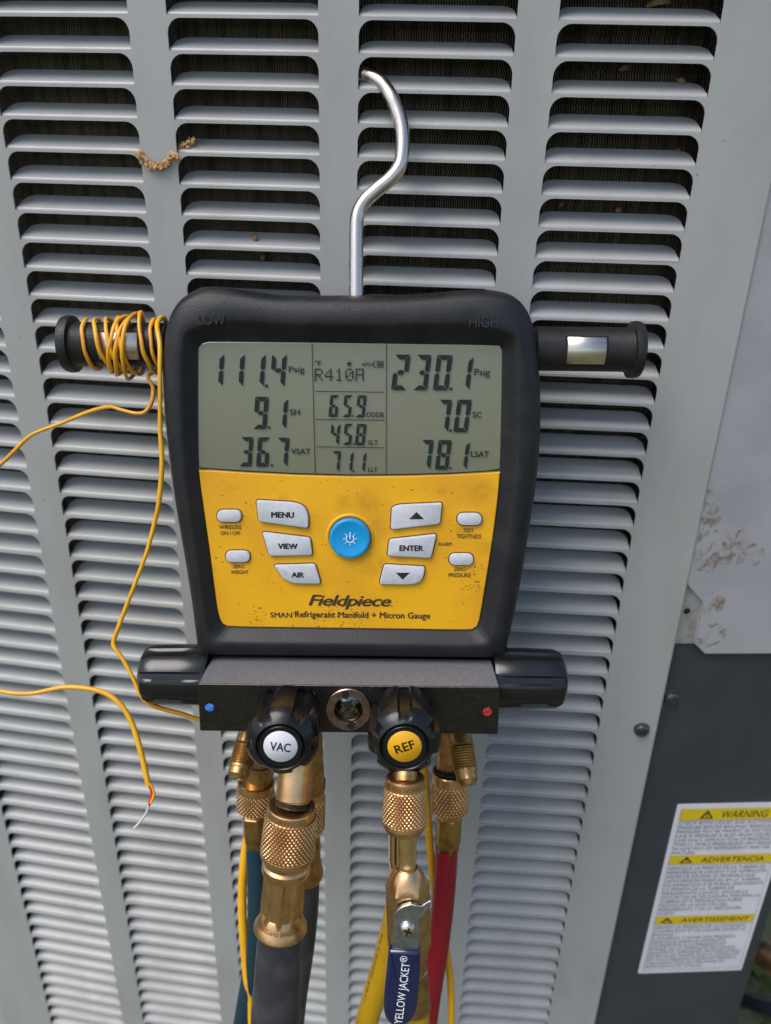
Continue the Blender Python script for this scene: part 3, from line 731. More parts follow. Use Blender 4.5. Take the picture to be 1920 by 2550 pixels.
# grime smudges on the faceplate (object space = gauge space)
def fs(x, y, r, ox=B3): q = gl(ox+x*S3, 1160+y*S3, HF); return ((q.x, q.y, HF), r)
spots(M_YEL, [fs(110, 618, .0165), fs(330, 560, .011), fs(240, 330, .012), fs(1240, 230, .011), fs(1190, 480, .008), fs(1090, 560, .007), fs(905, 220, .004), fs(60, 330, .008), fs(-460, 300, .006), fs(-500, 700, .008), fs(560, 800, .005), fs(1280, 700, .007),
              fs(800, 560, .008), fs(400, 840, .006), fs(-300, 560, .007), fs(300, 900, .007)], (.46, .22, .006), nscale=240, thr=.42, soft=.28, nrough=.65, amount=.6)
spots(M_YEL, [fs(1200, 1000, .03), fs(-700, 1300, .02), fs(0, 1380, .05)], (.20, .10, .012), nscale=900, thr=.62, soft=.04)

# ---- manifold block
BH = .0228; BYT = .0257; BX0, BX1 = -.0735, .0752
TOPB = -.012
def bev_box(x0, x1, prof, bev):
    """extrusion along x of a profile (y, h) with a small edge chamfer"""
    c2 = [Vector(p) for p in prof]
    ci = offset(c2, -bev)
    lp = []
    for x, o in ((x0, ci), (x0+bev, c2), (x1-bev, c2), (x1, ci)): lp.append([Vector((x, p.x, p.y)) for p in o])
    return lp
prof = [(0, BH-.0004), (.0004, BH), (BYT-.0004, BH), (BYT, BH-.0004), (BYT, -.036), (0, -.036)]
blk = MB().loft(bev_box(BX0, BX1, prof, .0004), True, True).build('manifold_block', M_ANOD, GA, 20); blk['label'] = 'black anodised metal valve block'
for name, px, py, mat in (('blue_dot', 522, 1762, M_BLUEDOT), ('red_dot', 1213.5, 1773, M_REDDOT)):
    q = gl(px, py, BH)
    MB().loft([[Vector((q.x+math.cos(t/20*2*math.pi)*r, q.y+math.sin(t/20*2*math.pi)*r, BH+h)) for t in range(20)] for r, h in ((.0023, -.0001), (.0021, .0001), (.0018, .00012))], False, True).build(name, mat, blk, 50)
# grazing reflection painted as a pale, dust-specked film on the block's upper face
MB().poly([Vector((BX0+.0006, BYT+.00006, -.009)), Vector((BX0+.0006, BYT+.00006, BH-.0006)), Vector((BX1-.0006, BYT+.00006, BH-.0006)), Vector((BX1-.0006, BYT+.00006, -.009))]).build('sheen_top', M_ANODTOP, blk, smooth=False)
# sight port
q = gl(868, 1765, BH)
def pr(prof, n=40): return [[Vector((q.x+math.cos(2*math.pi*i/n)*r, q.y+math.sin(2*math.pi*i/n)*r, BH+h)) for i in range(n)] for r, h in prof]
port = MB().loft(pr([(.0113, -.0005), (.0113, .0010), (.0109, .0014), (.0072, .0014), (.0069, .0010), (.0069, .0003)]), False, False).build('sight_port', M_RING, GA, 40); port['label'] = 'round sight port with a slotted coppery ring'
MB().loft(pr([(.0072, .0004), (.0071, .0001), (.0062, .0002), (.0056, .0007), (.0042, .0012), (.0026, .00145), (.001, .0015)]), False, True).build('sight_glass', M_PORTIN, port, 60)
for ang, rr, sz in ((100, .0085, .0019), (280, .0085, .0019)):
    t = math.radians(ang); e = Vector((q.x+math.cos(t)*rr, q.y+math.sin(t)*rr))
    MB().poly([Vector((e.x+math.cos(i/16*6.283)*sz, e.y+math.sin(i/16*6.283)*sz*1.25, BH+.00150)) for i in range(16)]).build('spanner_slot', M_BLACKVOID, port, smooth=False)
MB().poly([Vector((q.x-.0002+math.cos(i/16*6.283)*.0026, q.y+.0032+math.sin(i/16*6.283)*.0017, BH+.00165)) for i in range(16)]).build('bore', M_BLACKVOID, port, smooth=False)

# ---- scratches worn into the block and the housing
def flecks(par, n, place, mat, lo=.0006, hi=.0022):
    mb = MB()
    for _ in range(n):
        c_, ex_, ey_ = place(); t = random.gauss(1.2, .7); L = random.uniform(lo, hi); w = random.uniform(.00007, .00016)
        d = ex_*math.cos(t)+ey_*math.sin(t); e = ey_*math.cos(t)-ex_*math.sin(t)
        mb.poly([c_-d*L*.5-e*w, c_+d*L*.5-e*w*.4, c_+d*L*.5+e*w*.4, c_-d*L*.5+e*w])
    mb.build('scratches', mat, par, smooth=False)['kind'] = 'stuff'
X1, Y1, Z1 = Vector((1, 0, 0)), Vector((0, 1, 0)), Vector((0, 0, 1))
flecks(blk, 26, lambda: (Vector((random.uniform(BX0+.004, BX1-.004), random.uniform(.003, BYT-.003), BH+.00008)), X1, Y1), M_SCRATCH)
flecks(blk, 34, lambda: (Vector((random.uniform(BX0+.004, BX1-.004), BYT+.00014, random.uniform(-.004, BH-.002))), X1, Z1), M_SCRATCH2)
flecks(blk, 30, lambda: (Vector((random.uniform(BX0+.002, BX1-.002), BYT-.0002, BH+.00006)), X1, Y1), M_SCRATCH2, .0002, .0009)
flecks(scr, 14, lambda: (Vector((random.uniform(-.07, .07), DROP+random.uniform(-.025, .025), H0+.00028)), X1, Y1), M_SCRATCH3, .001, .006)
flecks(fac, 40, lambda: (Vector((random.uniform(-.062, .062), DROP+random.uniform(-.105, -.036), HF+.00009)), X1, Y1), M_GRIME, .0003, .0011)
# ---- front valve knobs
def knob_fn(lobes, ph, depth):
    def fn(k, i, t, r):
        c_ = math.cos(lobes*(t-ph))
        g_ = max(0., (c_-.30)/.70)
        return r*(1-depth*min(1., g_*2.2))
    return fn
def front_knob(px, py, ph, cap_mat, word, rot):
    e = gl(px, py, BH+.035); cx, cy = e.x, e.y
    fn_groove = knob_fn(6, ph, .15); n = 120
    prof = [(0, .0118, 0), (.002, .0150, 1), (.004, .0160, 1), (.022, .0168, 1), (.0262, .0171, 1), (.0283, .0169, .95), (.0305, .0154, .7), (.0320, .0136, .15), (.0330, .0122, 0), (.0334, .0116, 0), (.0330, .0112, 0), (.0318, .0109, 0), (.0316, .0104, 0), (.0326, .0101, 0), (.0330, .0097, 0), (.0330, .0075, 0)]
    lp = []
    for z, r, gk in prof:
        l = []
        for i in range(n):
            t = 2*math.pi*i/n; rr = r*(1-gk)+fn_groove(0, i, t, r)*gk
            l.append(Vector((cx+math.cos(t)*rr, cy+math.sin(t)*rr, BH+z)))
        lp.append(l)
    kb = MB().loft(lp, True, True).build('valve_knob', M_KNOB, GA, 38)
    cp = MB().loft([[Vector((cx+math.cos(2*math.pi*i/48)*r, cy+math.sin(2*math.pi*i/48)*r, BH+.0330+h)) for i in range(48)] for r, h in ((.0078, 0), (.0076, .0003))], False, True).build('knob_badge', cap_mat, kb, 60)
    hw, hh = .0047, .0022
    v, f = fit_text(word, -hw, -hh, hw, hh, bold=.02)
    Rm = Matrix.Rotation(rot, 2)
    vv = []
    for p in v:
        w2 = Rm @ Vector((p.x, p.y)); vv.append((cx+w2.x, cy+w2.y, BH+.0334+.00005))
    make('lettering', vv, f, M_INK, kb, smooth=False)
    return kb
front_knob(697, 1865, math.radians(60), M_STICKER, 'VAC', -.10)['label'] = 'black fluted valve knob with a white VAC badge'
front_knob(1008, 1865, math.radians(90), M_BADGE, 'REF', .36)['label'] = 'black fluted valve knob with a yellow REF badge'
# ---- side valve knobs
def side_knob(sx, x0, x1, y, h, R):
    n = 96; lp = []
    prof = [(0, .94, 0), (.0015, .985, .6), (.012, .985, 1), (.022, .965, 1), (.0262, .955, .8), (.0288, .86, .15), (.0302, .70, 0), (.0308, .45, 0)]
    Ls = abs(x1-x0)/.0308
    for d, rr, gk in prof:
        l = []
        for i in range(n):
            t = 2*math.pi*i/n; c_ = math.cos(7*(t-.35)); g_ = max(0., (c_-.45)/.55)
            r = R*rr*(1-.085*gk*min(1, g_*2.5))
            l.append(Vector((x0+sx*d*Ls, y+math.sin(t)*r*1, h+math.cos(t)*r)))
        lp.append(l if sx > 0 else l[::-1])
    return MB().loft(lp, True, True).build('side_knob', M_SIDEKNOB, GA, 30)
hk = BH-.030
yk = (gl(430, 1679, hk).y+gl(1320, 1689, hk).y)/2
side_knob(-1, BX0-.0003, gl(356, 1690, hk).x, yk, hk, .0163)['label'] = 'glossy black fluted knob on the block left end'
side_knob(1, BX1+.0003, gl(1405, 1690, hk).x, yk, hk, .0163)['label'] = 'glossy black fluted knob on the block right end'
# ---- handles
HH = -.024
def handle(sx, pxa, pxb, pyc, r):
    cy = gl((pxa+pxb)/2, pyc, HH).y; xe = gl(pxb, pyc, HH).x; xa = gl(pxa, pyc, HH).x
    n = 48
    def cyl(prof):
        lp = []
        for x, rr in prof:
            l = [Vector((x, cy+math.sin(2*math.pi*i/n)*rr, HH+math.cos(2*math.pi*i/n)*rr)) for i in range(n)]
            lp.append(l if sx > 0 else l[::-1])
        return lp
    hd = MB().loft(cyl([(xa, r), (xe-sx*.0075, r), (xe-sx*.0068, r*1.02), (xe-sx*.0064, r*1.27), (xe-sx*.0040, r*1.30), (xe-sx*.0018, r*1.24), (xe-sx*.0004, r*.85), (xe, r*.4)]), True, True).build('handle', M_HANDLE, GA, 38)
    return hd, cy, xe
hl, hly, hlx = handle(-1, 420, 156, 858, .0109)
hr, hry, hrx = handle(1, 1330, 1600, 870, .0109)
hl['label'] = 'short black grip on the gauge left side'; hr['label'] = 'short black grip on the gauge right side'
def curved_plate(par, x0, x1, cy, r, t0, t1, mat, name, d):
    lp = []; m = 10
    for i in range(m+1):
        t = t0+(t1-t0)*i/m
        lp.append([Vector((x, cy+math.sin(t)*(r+dd), HH+math.cos(t)*(r+dd))) for x, dd in ((x0, 0), (x0+.0003, d), (x1-.0003, d), (x1, 0))])
    MB().loft(lp, closed=False).build(name, mat, par, 60)
for par, cy, xa, xb in ((hl, hly, gl(240, 860, HH+.0109).x, gl(342, 860, HH+.0109).x), (hr, hry, gl(1413, 872, HH+.0109).x, gl(1511, 872, HH+.0109).x)):
    curved_plate(par, xa-.0012, xb+.0012, cy, .0109, -.80, .66, M_BLACKVOID, 'plate_recess', .0001)
    curved_plate(par, xa, xb, cy, .0109, -.66, .56, M_PLATE, 'metal_plate', .0004)
# ---- hook
S5 = 200/737
hook_px = [(100, 2290), (100, 2100), (100, 1800), (101, 1560), (106, 1460), (130, 1370), (190, 1280), (290, 1190), (400, 1100), (470, 1020), (512, 930), (526, 800), (525, 690), (510, 580), (470, 450), (410, 320), (330, 210), (250, 155), (195, 133), (155, 128)]
yb = gw(gl(888, 760, -.022)).y
hp_ = []
for i, (x, y) in enumerate(hook_px):
    X, Y = 860+x*S5, 150+y*S5
    if y > 330: t = (2290-y)/(2290-330); yy = yb*(1-t)-.0034*t
    else: t = (330-y)/(330-128); yy = -.0034+.0095*t
    d = ray(X, Y); hp_.append(to_g(CP+d*((yy-CP.y)/d.y)))
last = hp_[-1]; inw = to_g(gw(last)+Vector((-.006, .003, -.0012)))
hp_.append(inw)
hpth = catmull(hp_, 8)
tube('hook', hpth, .0035, M_STEEL, GA, 20)['label'] = 'polished bent steel hanging hook'

# ================================================================== HOSES
def pxr(rp, z): return rp*z/FPX
def knurl_fn(k, i, t, r): return r
def fitting(root, name, mat, pa, pb, prof, n=40, fn=None, sharp=35, caps=(True, True)):
    """turned part between picture points pa, pb = (x, y, z); prof = [(fraction, radius in px)]"""
    a, b = W(*pa), W(*pb); L = (b-a).length
    pr_ = [(t*L, pxr(r, pa[2]*(1-t)+pb[2]*t)) for t, r in prof]
    return turned(name, a, b, pr_, mat, root, n, fn, sharp, caps, off=root.location)
def knurled(root, pa, pb, prof_top, r0, r1, prof_bot, mat, nd=30, rows=13, dep=.085):
    """nut with plain collars and a diamond-knurled band"""
    t0 = prof_top[-1][0]; t1 = prof_bot[0][0]; sub = 4
    prof = list(prof_top); kset = {}
    for j in range(1, rows*sub):
        kset[len(prof)] = j/sub; t = t0+(t1-t0)*j/(rows*sub); prof.append((t, r0+(r1-r0)*j/(rows*sub)))
    prof += prof_bot
    tri = lambda a_: abs((a_ % 1.)*2-1)
    def fn(k, i, t, r):
        if k in kset:
            u = nd*t/(2*math.pi); q = kset[k]*.5
            e = min(1-tri(u+q), 1-tri(u-q))*2
            return r*(1-dep*.75+dep*min(1., e))
        return r
    return fitting(root, 'knurled_nut', mat, pa, pb, prof, nd*4, fn, sharp=16)
def hexed(root, name, mat, pa, pb, prof, ph=0.):
    def fn(k, i, t, r):
        a_ = (t-ph+math.pi/6) % (math.pi/3)-math.pi/6
        return min(r, r*.90/math.cos(a_))
    return fitting(root, name, mat, pa, pb, prof, 72, fn, 25)
def hose_tube(root, pts, rp, mat, n=24):
    """pts (x, y, z); rp = radii in px at each"""
    c_ = catmull([W(*p) for p in pts], 8); r = []
    for i in range(len(pts)-1):
        for k in range(8):
            t = k/8; r.append(pxr(rp[i], pts[i][2])*(1-t)+pxr(rp[i+1], pts[i+1][2])*t)
    r.append(pxr(rp[-1], pts[-1][2]))
    return tube('hose', c_, r, mat, root, n, off=root.location)
def wrap_text(root, par, body, pa, pb, frac, rp, cap_px, span, centre, mat, flip=False, out=.0001):
    """lettering bent round a turned part"""
    a, b = W(*pa), W(*pb); ax, x, y = frame(a, b); L = (b-a).length
    z = pa[2]*(1-frac)+pb[2]*frac; r = pxr(rp, z)+out; ch_ = pxr(cap_px, z)
    v, f = fit_text(body, -.5, -.5, .5, .5)
    vv = []
    for p in v:
        s = -1 if flip else 1
        t = centre+s*p.x*span; d = frac*L-s*p.y*ch_
        q = a+ax*d+(x*math.cos(t)+y*math.sin(t))*r
        vv.append(q-root.location)
    make('lettering', vv, f, mat, par, smooth=False)
def hose_root(name, x, y, z): return empty_at(name, W(x, y, z))

def axial_text(root, par, body, pa, pb, ra, rb, ang, f0, f1, cap, mat, flip=1):
    a, b = W(*pa), W(*pb); ax, x, y = frame(a, b); L = (b-a).length
    v, f = fit_text(body, 0, -.5, 1, .5); vv = []
    for p in v:
        t = f0+(f1-f0)*p.x; z = pa[2]*(1-t)+pb[2]*t; r = pxr(ra*(1-t)+rb*t, z)+.00012
        th = ang+flip*p.y*cap/r
        vv.append(a+ax*(t*L)+(x*math.cos(th)+y*math.sin(th))*r-root.location)
    make('lettering', vv, f, mat, par, smooth=False)
# -- low side: teal-blue hose with angled access stub
ZL = .432
R1 = hose_root('refrigerant_hose', 640, 1850, ZL)
tag(R1, 'dark teal hose with knurled brass nut below the block left end', 'hose', 'refrigerant hoses under the manifold')
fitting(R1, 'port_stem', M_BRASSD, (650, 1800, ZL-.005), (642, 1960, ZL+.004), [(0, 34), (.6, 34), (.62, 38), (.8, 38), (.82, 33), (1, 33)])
def stub(root, pa, pb, k=1.):
    prof = [(0, 34*k), (.42, 35*k), (.43, 33*k)]
    for j in range(9): prof += [(.46+j*.038, 36*k), (.479+j*.038, 33.2*k)]
    prof += [(.82, 33*k), (.84, 31*k), (.93, 31*k), (1., 22*k), (1., 13*k), (.95, 11*k)]
    return fitting(root, 'access_stub', M_BRASSD, pa, pb, prof, 36, sharp=28)
stub(R1, (634, 1790, ZL-.006), (590, 1940, ZL-.022), .86)
knurled(R1, (638, 1945, ZL+.003), (634, 2024, ZL+.008), [(0, 41), (.02, 45), (.22, 46), (.24, 45)], 46, 45, [(.84, 45), (.9, 40), (1., 26)], M_BRASS, 30, 9)
hexed(R1, 'hex_ferrule', M_BRASSD, (634, 2020, ZL+.008), (640, 2106, ZL+.014), [(0, 28), (.06, 31), (.08, 33), (.74, 33), (.78, 31), (.95, 31), (1, 29)], .2)
hose_tube(R1, [(640, 2100, ZL+.013), (643, 2180, ZL+.018), (643, 2290, ZL+.026), (633, 2400, ZL+.034), (612, 2520, ZL+.043), (600, 2600, ZL+.05)], [28, 28, 27, 27, 26, 26], M_HOSEB)
# -- hidden second vacuum hose behind the big one
ZV2 = .415
R2 = hose_root('refrigerant_hose', 780, 1900, ZV2)
tag(R2, 'black hose half hidden behind the thick vacuum hose', 'hose', 'refrigerant hoses under the manifold')
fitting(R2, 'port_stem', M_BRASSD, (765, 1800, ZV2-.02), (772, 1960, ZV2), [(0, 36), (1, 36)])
fitting(R2, 'stem_collar', M_BRASSD, (775, 1938, ZV2), (772, 1985, ZV2+.002), [(0, 28), (.05, 36), (.5, 37), (.55, 30), (1, 30)])  # plain old brass collar on the port stem
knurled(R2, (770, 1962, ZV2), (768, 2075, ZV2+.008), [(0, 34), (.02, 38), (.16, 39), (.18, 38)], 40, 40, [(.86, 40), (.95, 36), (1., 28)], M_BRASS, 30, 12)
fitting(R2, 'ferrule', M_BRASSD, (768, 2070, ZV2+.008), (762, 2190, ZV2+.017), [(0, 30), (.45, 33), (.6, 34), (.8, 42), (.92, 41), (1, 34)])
hose_tube(R2, [(765, 2185, ZV2+.016), (762, 2260, ZV2+.022), (752, 2360, ZV2+.03), (735, 2480, ZV2+.038), (722, 2600, ZV2+.047)], [31, 31, 31, 30, 30], M_HOSEK)
# -- vacuum hose, thick black
ZV = .356
R3 = hose_root('refrigerant_hose', 722, 1900, ZV)
tag(R3, 'thick black vacuum hose with large knurled brass nut below the white badged knob', 'hose', 'refrigerant hoses under the manifold')
fitting(R3, 'port_stem', M_BRASS, (748, 1800, ZV+.008), (729, 2004, ZV+.003), [(0, 45), (.62, 44), (.93, 43.5), (.94, 41), (1, 41)])
fitting(R3, 'thread', M_THREAD, (730.5, 1992, ZV+.0033), (728, 2007, ZV+.003), [(0, 42), (.12, 44), (.24, 42), (.36, 44), (.48, 42), (.6, 44), (.72, 42), (1, 43)])
nut = knurled(R3, (727, 2004, ZV+.003), (714, 2148, ZV+.010), [(0, 43.5), (.004, 50), (.01, 57), (.03, 58.5), (.135, 60), (.145, 59)], 63, 67, [(.78, 66.5), (.84, 67), (.93, 62), (1., 50)], M_BRASS, 40, 14)
wrap_text(R3, nut, '2021', (727, 2004, ZV+.003), (714, 2148, ZV+.010), .085, 60.5, 9, .55, .25, M_BRASSD, True, .00015)
def flute_fn(a, nfl=9):
    def fn(k, i, t, r):
        if k in a: return r*(1-.13*(1-abs(math.cos(nfl*t/2))**7))
        return r
    return fn
fr = fitting(R3, 'crimp_ferrule', M_BRASS, (714, 2142, ZV+.010), (698, 2312, ZV+.018), [(0, 50), (.02, 56), (.05, 60), (.13, 60), (.155, 58), (.165, 53), (.30, 53), (.6, 54), (.74, 53.5), (.78, 52), (.82, 54), (.90, 60), (.96, 66), (.985, 66), (.99, 62), (.93, 56)], 160, flute_fn({5, 6, 7, 8}), 30)
wrap_text(R3, fr, 'RITCHIE ENGINEERING', (714, 2142, ZV+.010), (698, 2312, ZV+.018), .845, 57.5, 9, 2.6, .3, M_BRASSD, False, .0003)
hs_ = hose_tube(R3, [(700, 2298, ZV+.017), (695, 2360, ZV+.020), (690, 2440, ZV+.023), (686, 2520, ZV+.026), (683, 2620, ZV+.030)], [54, 56, 58, 60, 61], M_HOSEK, 36)
axial_text(R3, hs_, 'YELLOW JACKET', (696, 2340, ZV+.019), (686, 2520, ZV+.026), 56, 60.5, 1.12, .0, 1., .0022, M_PALEPRINT, -1)
# -- charging hose with ball valve
ZR = .352
R4 = hose_root('refrigerant_hose', 1010, 1930, ZR)
tag(R4, 'yellow charging hose with knurled nut and blue levered ball valve', 'hose', 'refrigerant hoses under the manifold')
fitting(R4, 'port_stem', M_BRASSD, (1011, 1800, ZR+.012), (1009, 1945, ZR+.002), [(0, 30), (1, 30)])
nut = knurled(R4, (1009, 1933, ZR+.002), (1007, 2074, ZR+.006), [(0, 44), (.02, 49), (.15, 50), (.165, 49)], 51.5, 55, [(.76, 54.5), (.82, 55), (.92, 49), (.98, 36), (1., 27)], M_BRASS, 34, 13)
wrap_text(R4, nut, 'YELLOW JACKET', (1009, 1933, ZR+.002), (1007, 2074, ZR+.006), .085, 50.2, 11, 2.3, .25, M_BRASSD, True, .0002)
fitting(R4, 'tube', M_COPPERT, (1008, 2056, ZR+.005), (1013, 2174, ZR+.008), [(0, 20), (.70, 20), (.80, 22.5), (.86, 24), (.90, 23.5), (1, 23.5)])
fitting(R4, 'bore_ring', M_BLACKVOID, (1007, 2068, ZR+.0045), (1007.3, 2076, ZR+.0047), [(0, 29), (.2, 29), (.3, 24), (1, 24)])
def vhex(k, i, t, r):
    a_ = (t-.05+math.pi/6) % (math.pi/3)-math.pi/6
    return min(r, 51/52.*pxr(52.5, ZR+.012)*.93/math.cos(a_))
fitting(R4, 'valve_body', M_BRASS, (1013, 2160, ZR+.007), (1020, 2372, ZR+.017), [(0, 26), (.02, 31), (.10, 43), (.20, 58), (.22, 60), (.86, 60), (.90, 56), (.95, 48), (1, 44)], 96, vhex, 22)
fitting(R4, 'valve_tail', M_BRASSD, (1020, 2360, ZR+.017), (1030, 2510, ZR+.023), [(0, 40), (.15, 42), (.25, 38), (.34, 38), (.36, 41), (.9, 42), (.98, 44), (1, 40)])
hose_tube(R4, [(1029, 2500, ZR+.0225), (1031, 2540, ZR+.024), (1032, 2640, ZR+.029)], [38, 38.5, 39], M_HOSEY)
# lever of the ball valve
LVZ = ZR-.0015
lv0 = W(1010, 2240, LVZ); vax = (W(1002, 2550, LVZ+.012)-W(1012, 2200, LVZ)).normalized()
lvx = (CR-vax*CR.dot(vax)).normalized(); lvn = lvx.cross(vax); 
if lvn.dot(CF) > 0: lvn = -lvn
def lv(x, y, out=0.):
    p = hit(x, y, lv0, lvn); return Vector(((p-lv0).dot(lvx), (p-lv0).dot(vax)))
def l3(q, out): return lv0+lvx*q.x+vax*q.y+lvn*out-R4.location
S8 = .2401
plate_px = [(480, 1045), (500, 900), (515, 720), (545, 670), (600, 635), (680, 615), (740, 630), (790, 635), (830, 605), (878, 580), (885, 610), (875, 650), (840, 690), (815, 735), (770, 770), (758, 800), (775, 850), (780, 900), (765, 1000), (762, 1070), (775, 1200), (500, 1200)]
o = [lv(860+x*S8, 2100+y*S8) for x, y in plate_px]
lp = [[l3(p, h) for p in q] for q, h in ((o, -.0008), (o, .0009), (offset(o, -.0003), .0012))]
lev = MB().loft(lp, True, True).build('valve_lever', M_LEVER, R4, 30)
sc = lv(860+645*S8, 2100+865*S8); r = .0038
rings_ = [[l3(Vector((sc.x+math.cos(i/28*6.2832)*rr, sc.y+math.sin(i/28*6.2832)*rr)), h) for i in range(28)] for rr, h in ((r, .001), (r, .0016), (r*.86, .0026), (r*.6, .0033), (r*.3, .0036))]
scw = MB().loft(rings_, False, True).build('lever_screw', M_STEEL, lev, 60)
for t in (.35, .35+math.pi/2):
    d = Vector((math.cos(t), math.sin(t))); e = Vector((-d.y, d.x))
    MB().poly([l3(sc+d*a_*r*.55+e*b_*r*.13, .00372) for a_, b_ in ((-1, -1), (1, -1), (1, 1), (-1, 1))]).build('cross_slot', M_BLACKVOID, scw, smooth=False)
grip_px = [(450, 1062, 30), (780, 1080, 30), (775, 1380, 60), (745, 1680, 80), (700, 1790, 90), (610, 1868, 90), (500, 1870, 90), (420, 1790, 90), (393, 1690, 80), (405, 1500, 60), (430, 1280, 60)]
o = clean(round_poly([(*lv(860+x*S8, 2100+y*S8), rr*S8*.000188) for x, y, rr in grip_px], 5), .0005)
seq = ((-.0016, -.0026), (-.0004, -.0022), (0, -.001), (0, .0012), (-.0003, .0021), (-.0009, .0027), (-.0016, .0030))
grip = MB().loft([[l3(p, h) for p in offset(o, d if area2(o) > 0 else d)] for d, h in seq], True, False).fan([l3(p, .0030) for p in offset(o, -.0016)]).build('lever_grip', M_VINYL, lev, 50)
# lettering reads upwards along the grip
ta, tb = lv(860+560*S8, 2100+1815*S8), lv(860+640*S8, 2100+1190*S8)
v, f = fit_text('YELLOW JACKET', 0, -.5, 1, .5, bold=.004)
dd = (tb-ta); nn = Vector((dd.y, -dd.x)).normalized() 
if nn.x < 0: nn = -nn
hgt = .0050
make('lettering', [l3(ta+dd*p.x-nn*p.y*hgt, .00325) for p in v], f, M_WHITE, grip, smooth=False)
rc_ = lv(860+603*S8, 2100+1148*S8)
v, f = fit_text('\u00ae', -.5, -.5, .5, .5)
make('lettering', [l3(rc_+dd.normalized()*p.x*.0033-nn*p.y*.0033, .00325) for p in v], f, M_WHITE, grip, smooth=False)
# -- second yellow hose behind the valve
ZY = .405
R5 = hose_root('refrigerant_hose', 985, 2000, ZY)
tag(R5, 'yellow hose with printed lettering passing behind the ball valve', 'hose', 'refrigerant hoses under the manifold')
fitting(R5, 'ferrule', M_COPPERT, (1003, 1960, ZY-.004), (1002, 2150, ZY+.008), [(0, 34), (.2, 35), (.85, 35), (.9, 36), (1, 33)])
hy = hose_tube(R5, [(1002, 2140, ZY+.007), (996, 2220, ZY+.012), (982, 2300, ZY+.018), (962, 2380, ZY+.024), (938, 2460, ZY+.029), (912, 2550, ZY+.035), (898, 2620, ZY+.04)], [31, 31, 31, 30, 29, 28, 28], M_HOSEY)
axial_text(R5, hy, 'YELLOW JACKET', (983, 2295, ZY+.018), (914, 2545, ZY+.035), 30, 28, .95, .0, 1., .0014, M_BROWNINK, -1)
# -- high side: red hose
ZH = .438
R6 = hose_root('refrigerant_hose', 1120, 1850, ZH)
tag(R6, 'bright red hose with knurled brass nut below the block right end', 'hose', 'refrigerant hoses under the manifold')
fitting(R6, 'port_stem', M_BRASSD, (1122, 1800, ZH-.006), (1117, 1960, ZH+.003), [(0, 32), (.8, 32), (1, 32)])
stub(R6, (1138, 1790, ZH-.006), (1166, 1955, ZH-.024), .84)
nut = knurled(R6, (1121, 1918, ZH+.001), (1120, 2032, ZH+.008), [(0, 37), (.01, 43), (.03, 45), (.20, 46), (.22, 45)], 46, 44, [(.86, 43), (.93, 38), (1., 28)], M_BRASS, 30, 10)
fitting(R6, 'nut_mouth', M_BLACKVOID, (1121, 1916, ZH), (1121, 1924, ZH), [(0, 40), (1, 40)])
hexed(R6, 'hex_ferrule', M_BRASSD, (1119, 2028, ZH+.008), (1113, 2116, ZH+.014), [(0, 26), (.06, 29), (.08, 33), (.74, 32), (.78, 30), (.95, 30), (1, 28)], .3)
hose_tube(R6, [(1113, 2108, ZH+.013), (1109, 2180, ZH+.018), (1101, 2270, ZH+.025), (1088, 2370, ZH+.033), (1071, 2480, ZH+.041), (1056, 2600, ZH+.05)], [28, 28, 28, 28, 27, 27], M_HOSER)

# ================================================================== WIRES
# thermocouple lead wound round the left handle
WR = .00100
S2 = .2041
def hx(x): return gl(140+x*S2, 860, HH+.0109).x
path = []
wraps = [(290, 390), (405, 640), (540, 800), (900, 630), (790, 560), (700, 900), (925, 760), (985, 1160), (1130, 1228)]
lift = [0, .0003, .0008, .0022, .0018, .0012, .0034, .0016, .0003]
for i, (xt, xb) in enumerate(wraps):
    x2 = wraps[i+1][0] if i+1 < len(wraps) else xb+12
    r_ = .0109+WR+lift[i]; r2 = .0109+WR+(lift[i+1] if i+1 < len(lift) else .0003)
    sag = .0024 if i == 6 else (.001 if i in (3, 7) else 0)
    for k in range(14):
        s = k/14; th = math.pi/2-2*math.pi*s
        if s < .5: X = hx(xt)+(hx(xb)-hx(xt))*(s*2)
        else: X = hx(xb)+(hx(x2)-hx(xb))*((s-.5)*2)
        rr = r_*(1-s)+r2*s + sag*max(0, math.sin(-th))**2 + (.002 if (i == 7 and s < .1) else 0)
        X += random.uniform(-.0004, .0004); rr += random.uniform(0, .0003)
        path.append(Vector((X, hly+math.sin(th)*rr, HH+math.cos(th)*rr)))
path = path[:-5]
wire_pts = [gw(p) for p in path]
D0 = (wire_pts[-1]-CP).dot(CF)
for x, y, z in ((370, 935, .385), (381, 965, .385), (378, 1000, .385), (362, 1025, .386), (338, 1029, .387), (300, 1020, .388), (272, 1013, .389), (232, 1022, .392), (190, 1038, .394), (150, 1055, .397), (100, 1073, .40), (69, 1090, .402), (35, 1124, .405), (0, 1158, .408), (-60, 1210, .412)):
    wire_pts.append(W(x, y, z))
R7 = hose_root('thermocouple_wire', 300, 930, .38)
tag(R7, 'dirty yellow wire wound round the left handle with its tail running off left', 'wire', 'yellow thermocouple wires')
wp_ = catmull(wire_pts, 4)
tube('lead', wp_, [WR*(1+.10*math.sin(i*.31)+random.uniform(-.03, .03)) for i in range(len(wp_))], M_WIRE, R7, 10, off=R7.location)
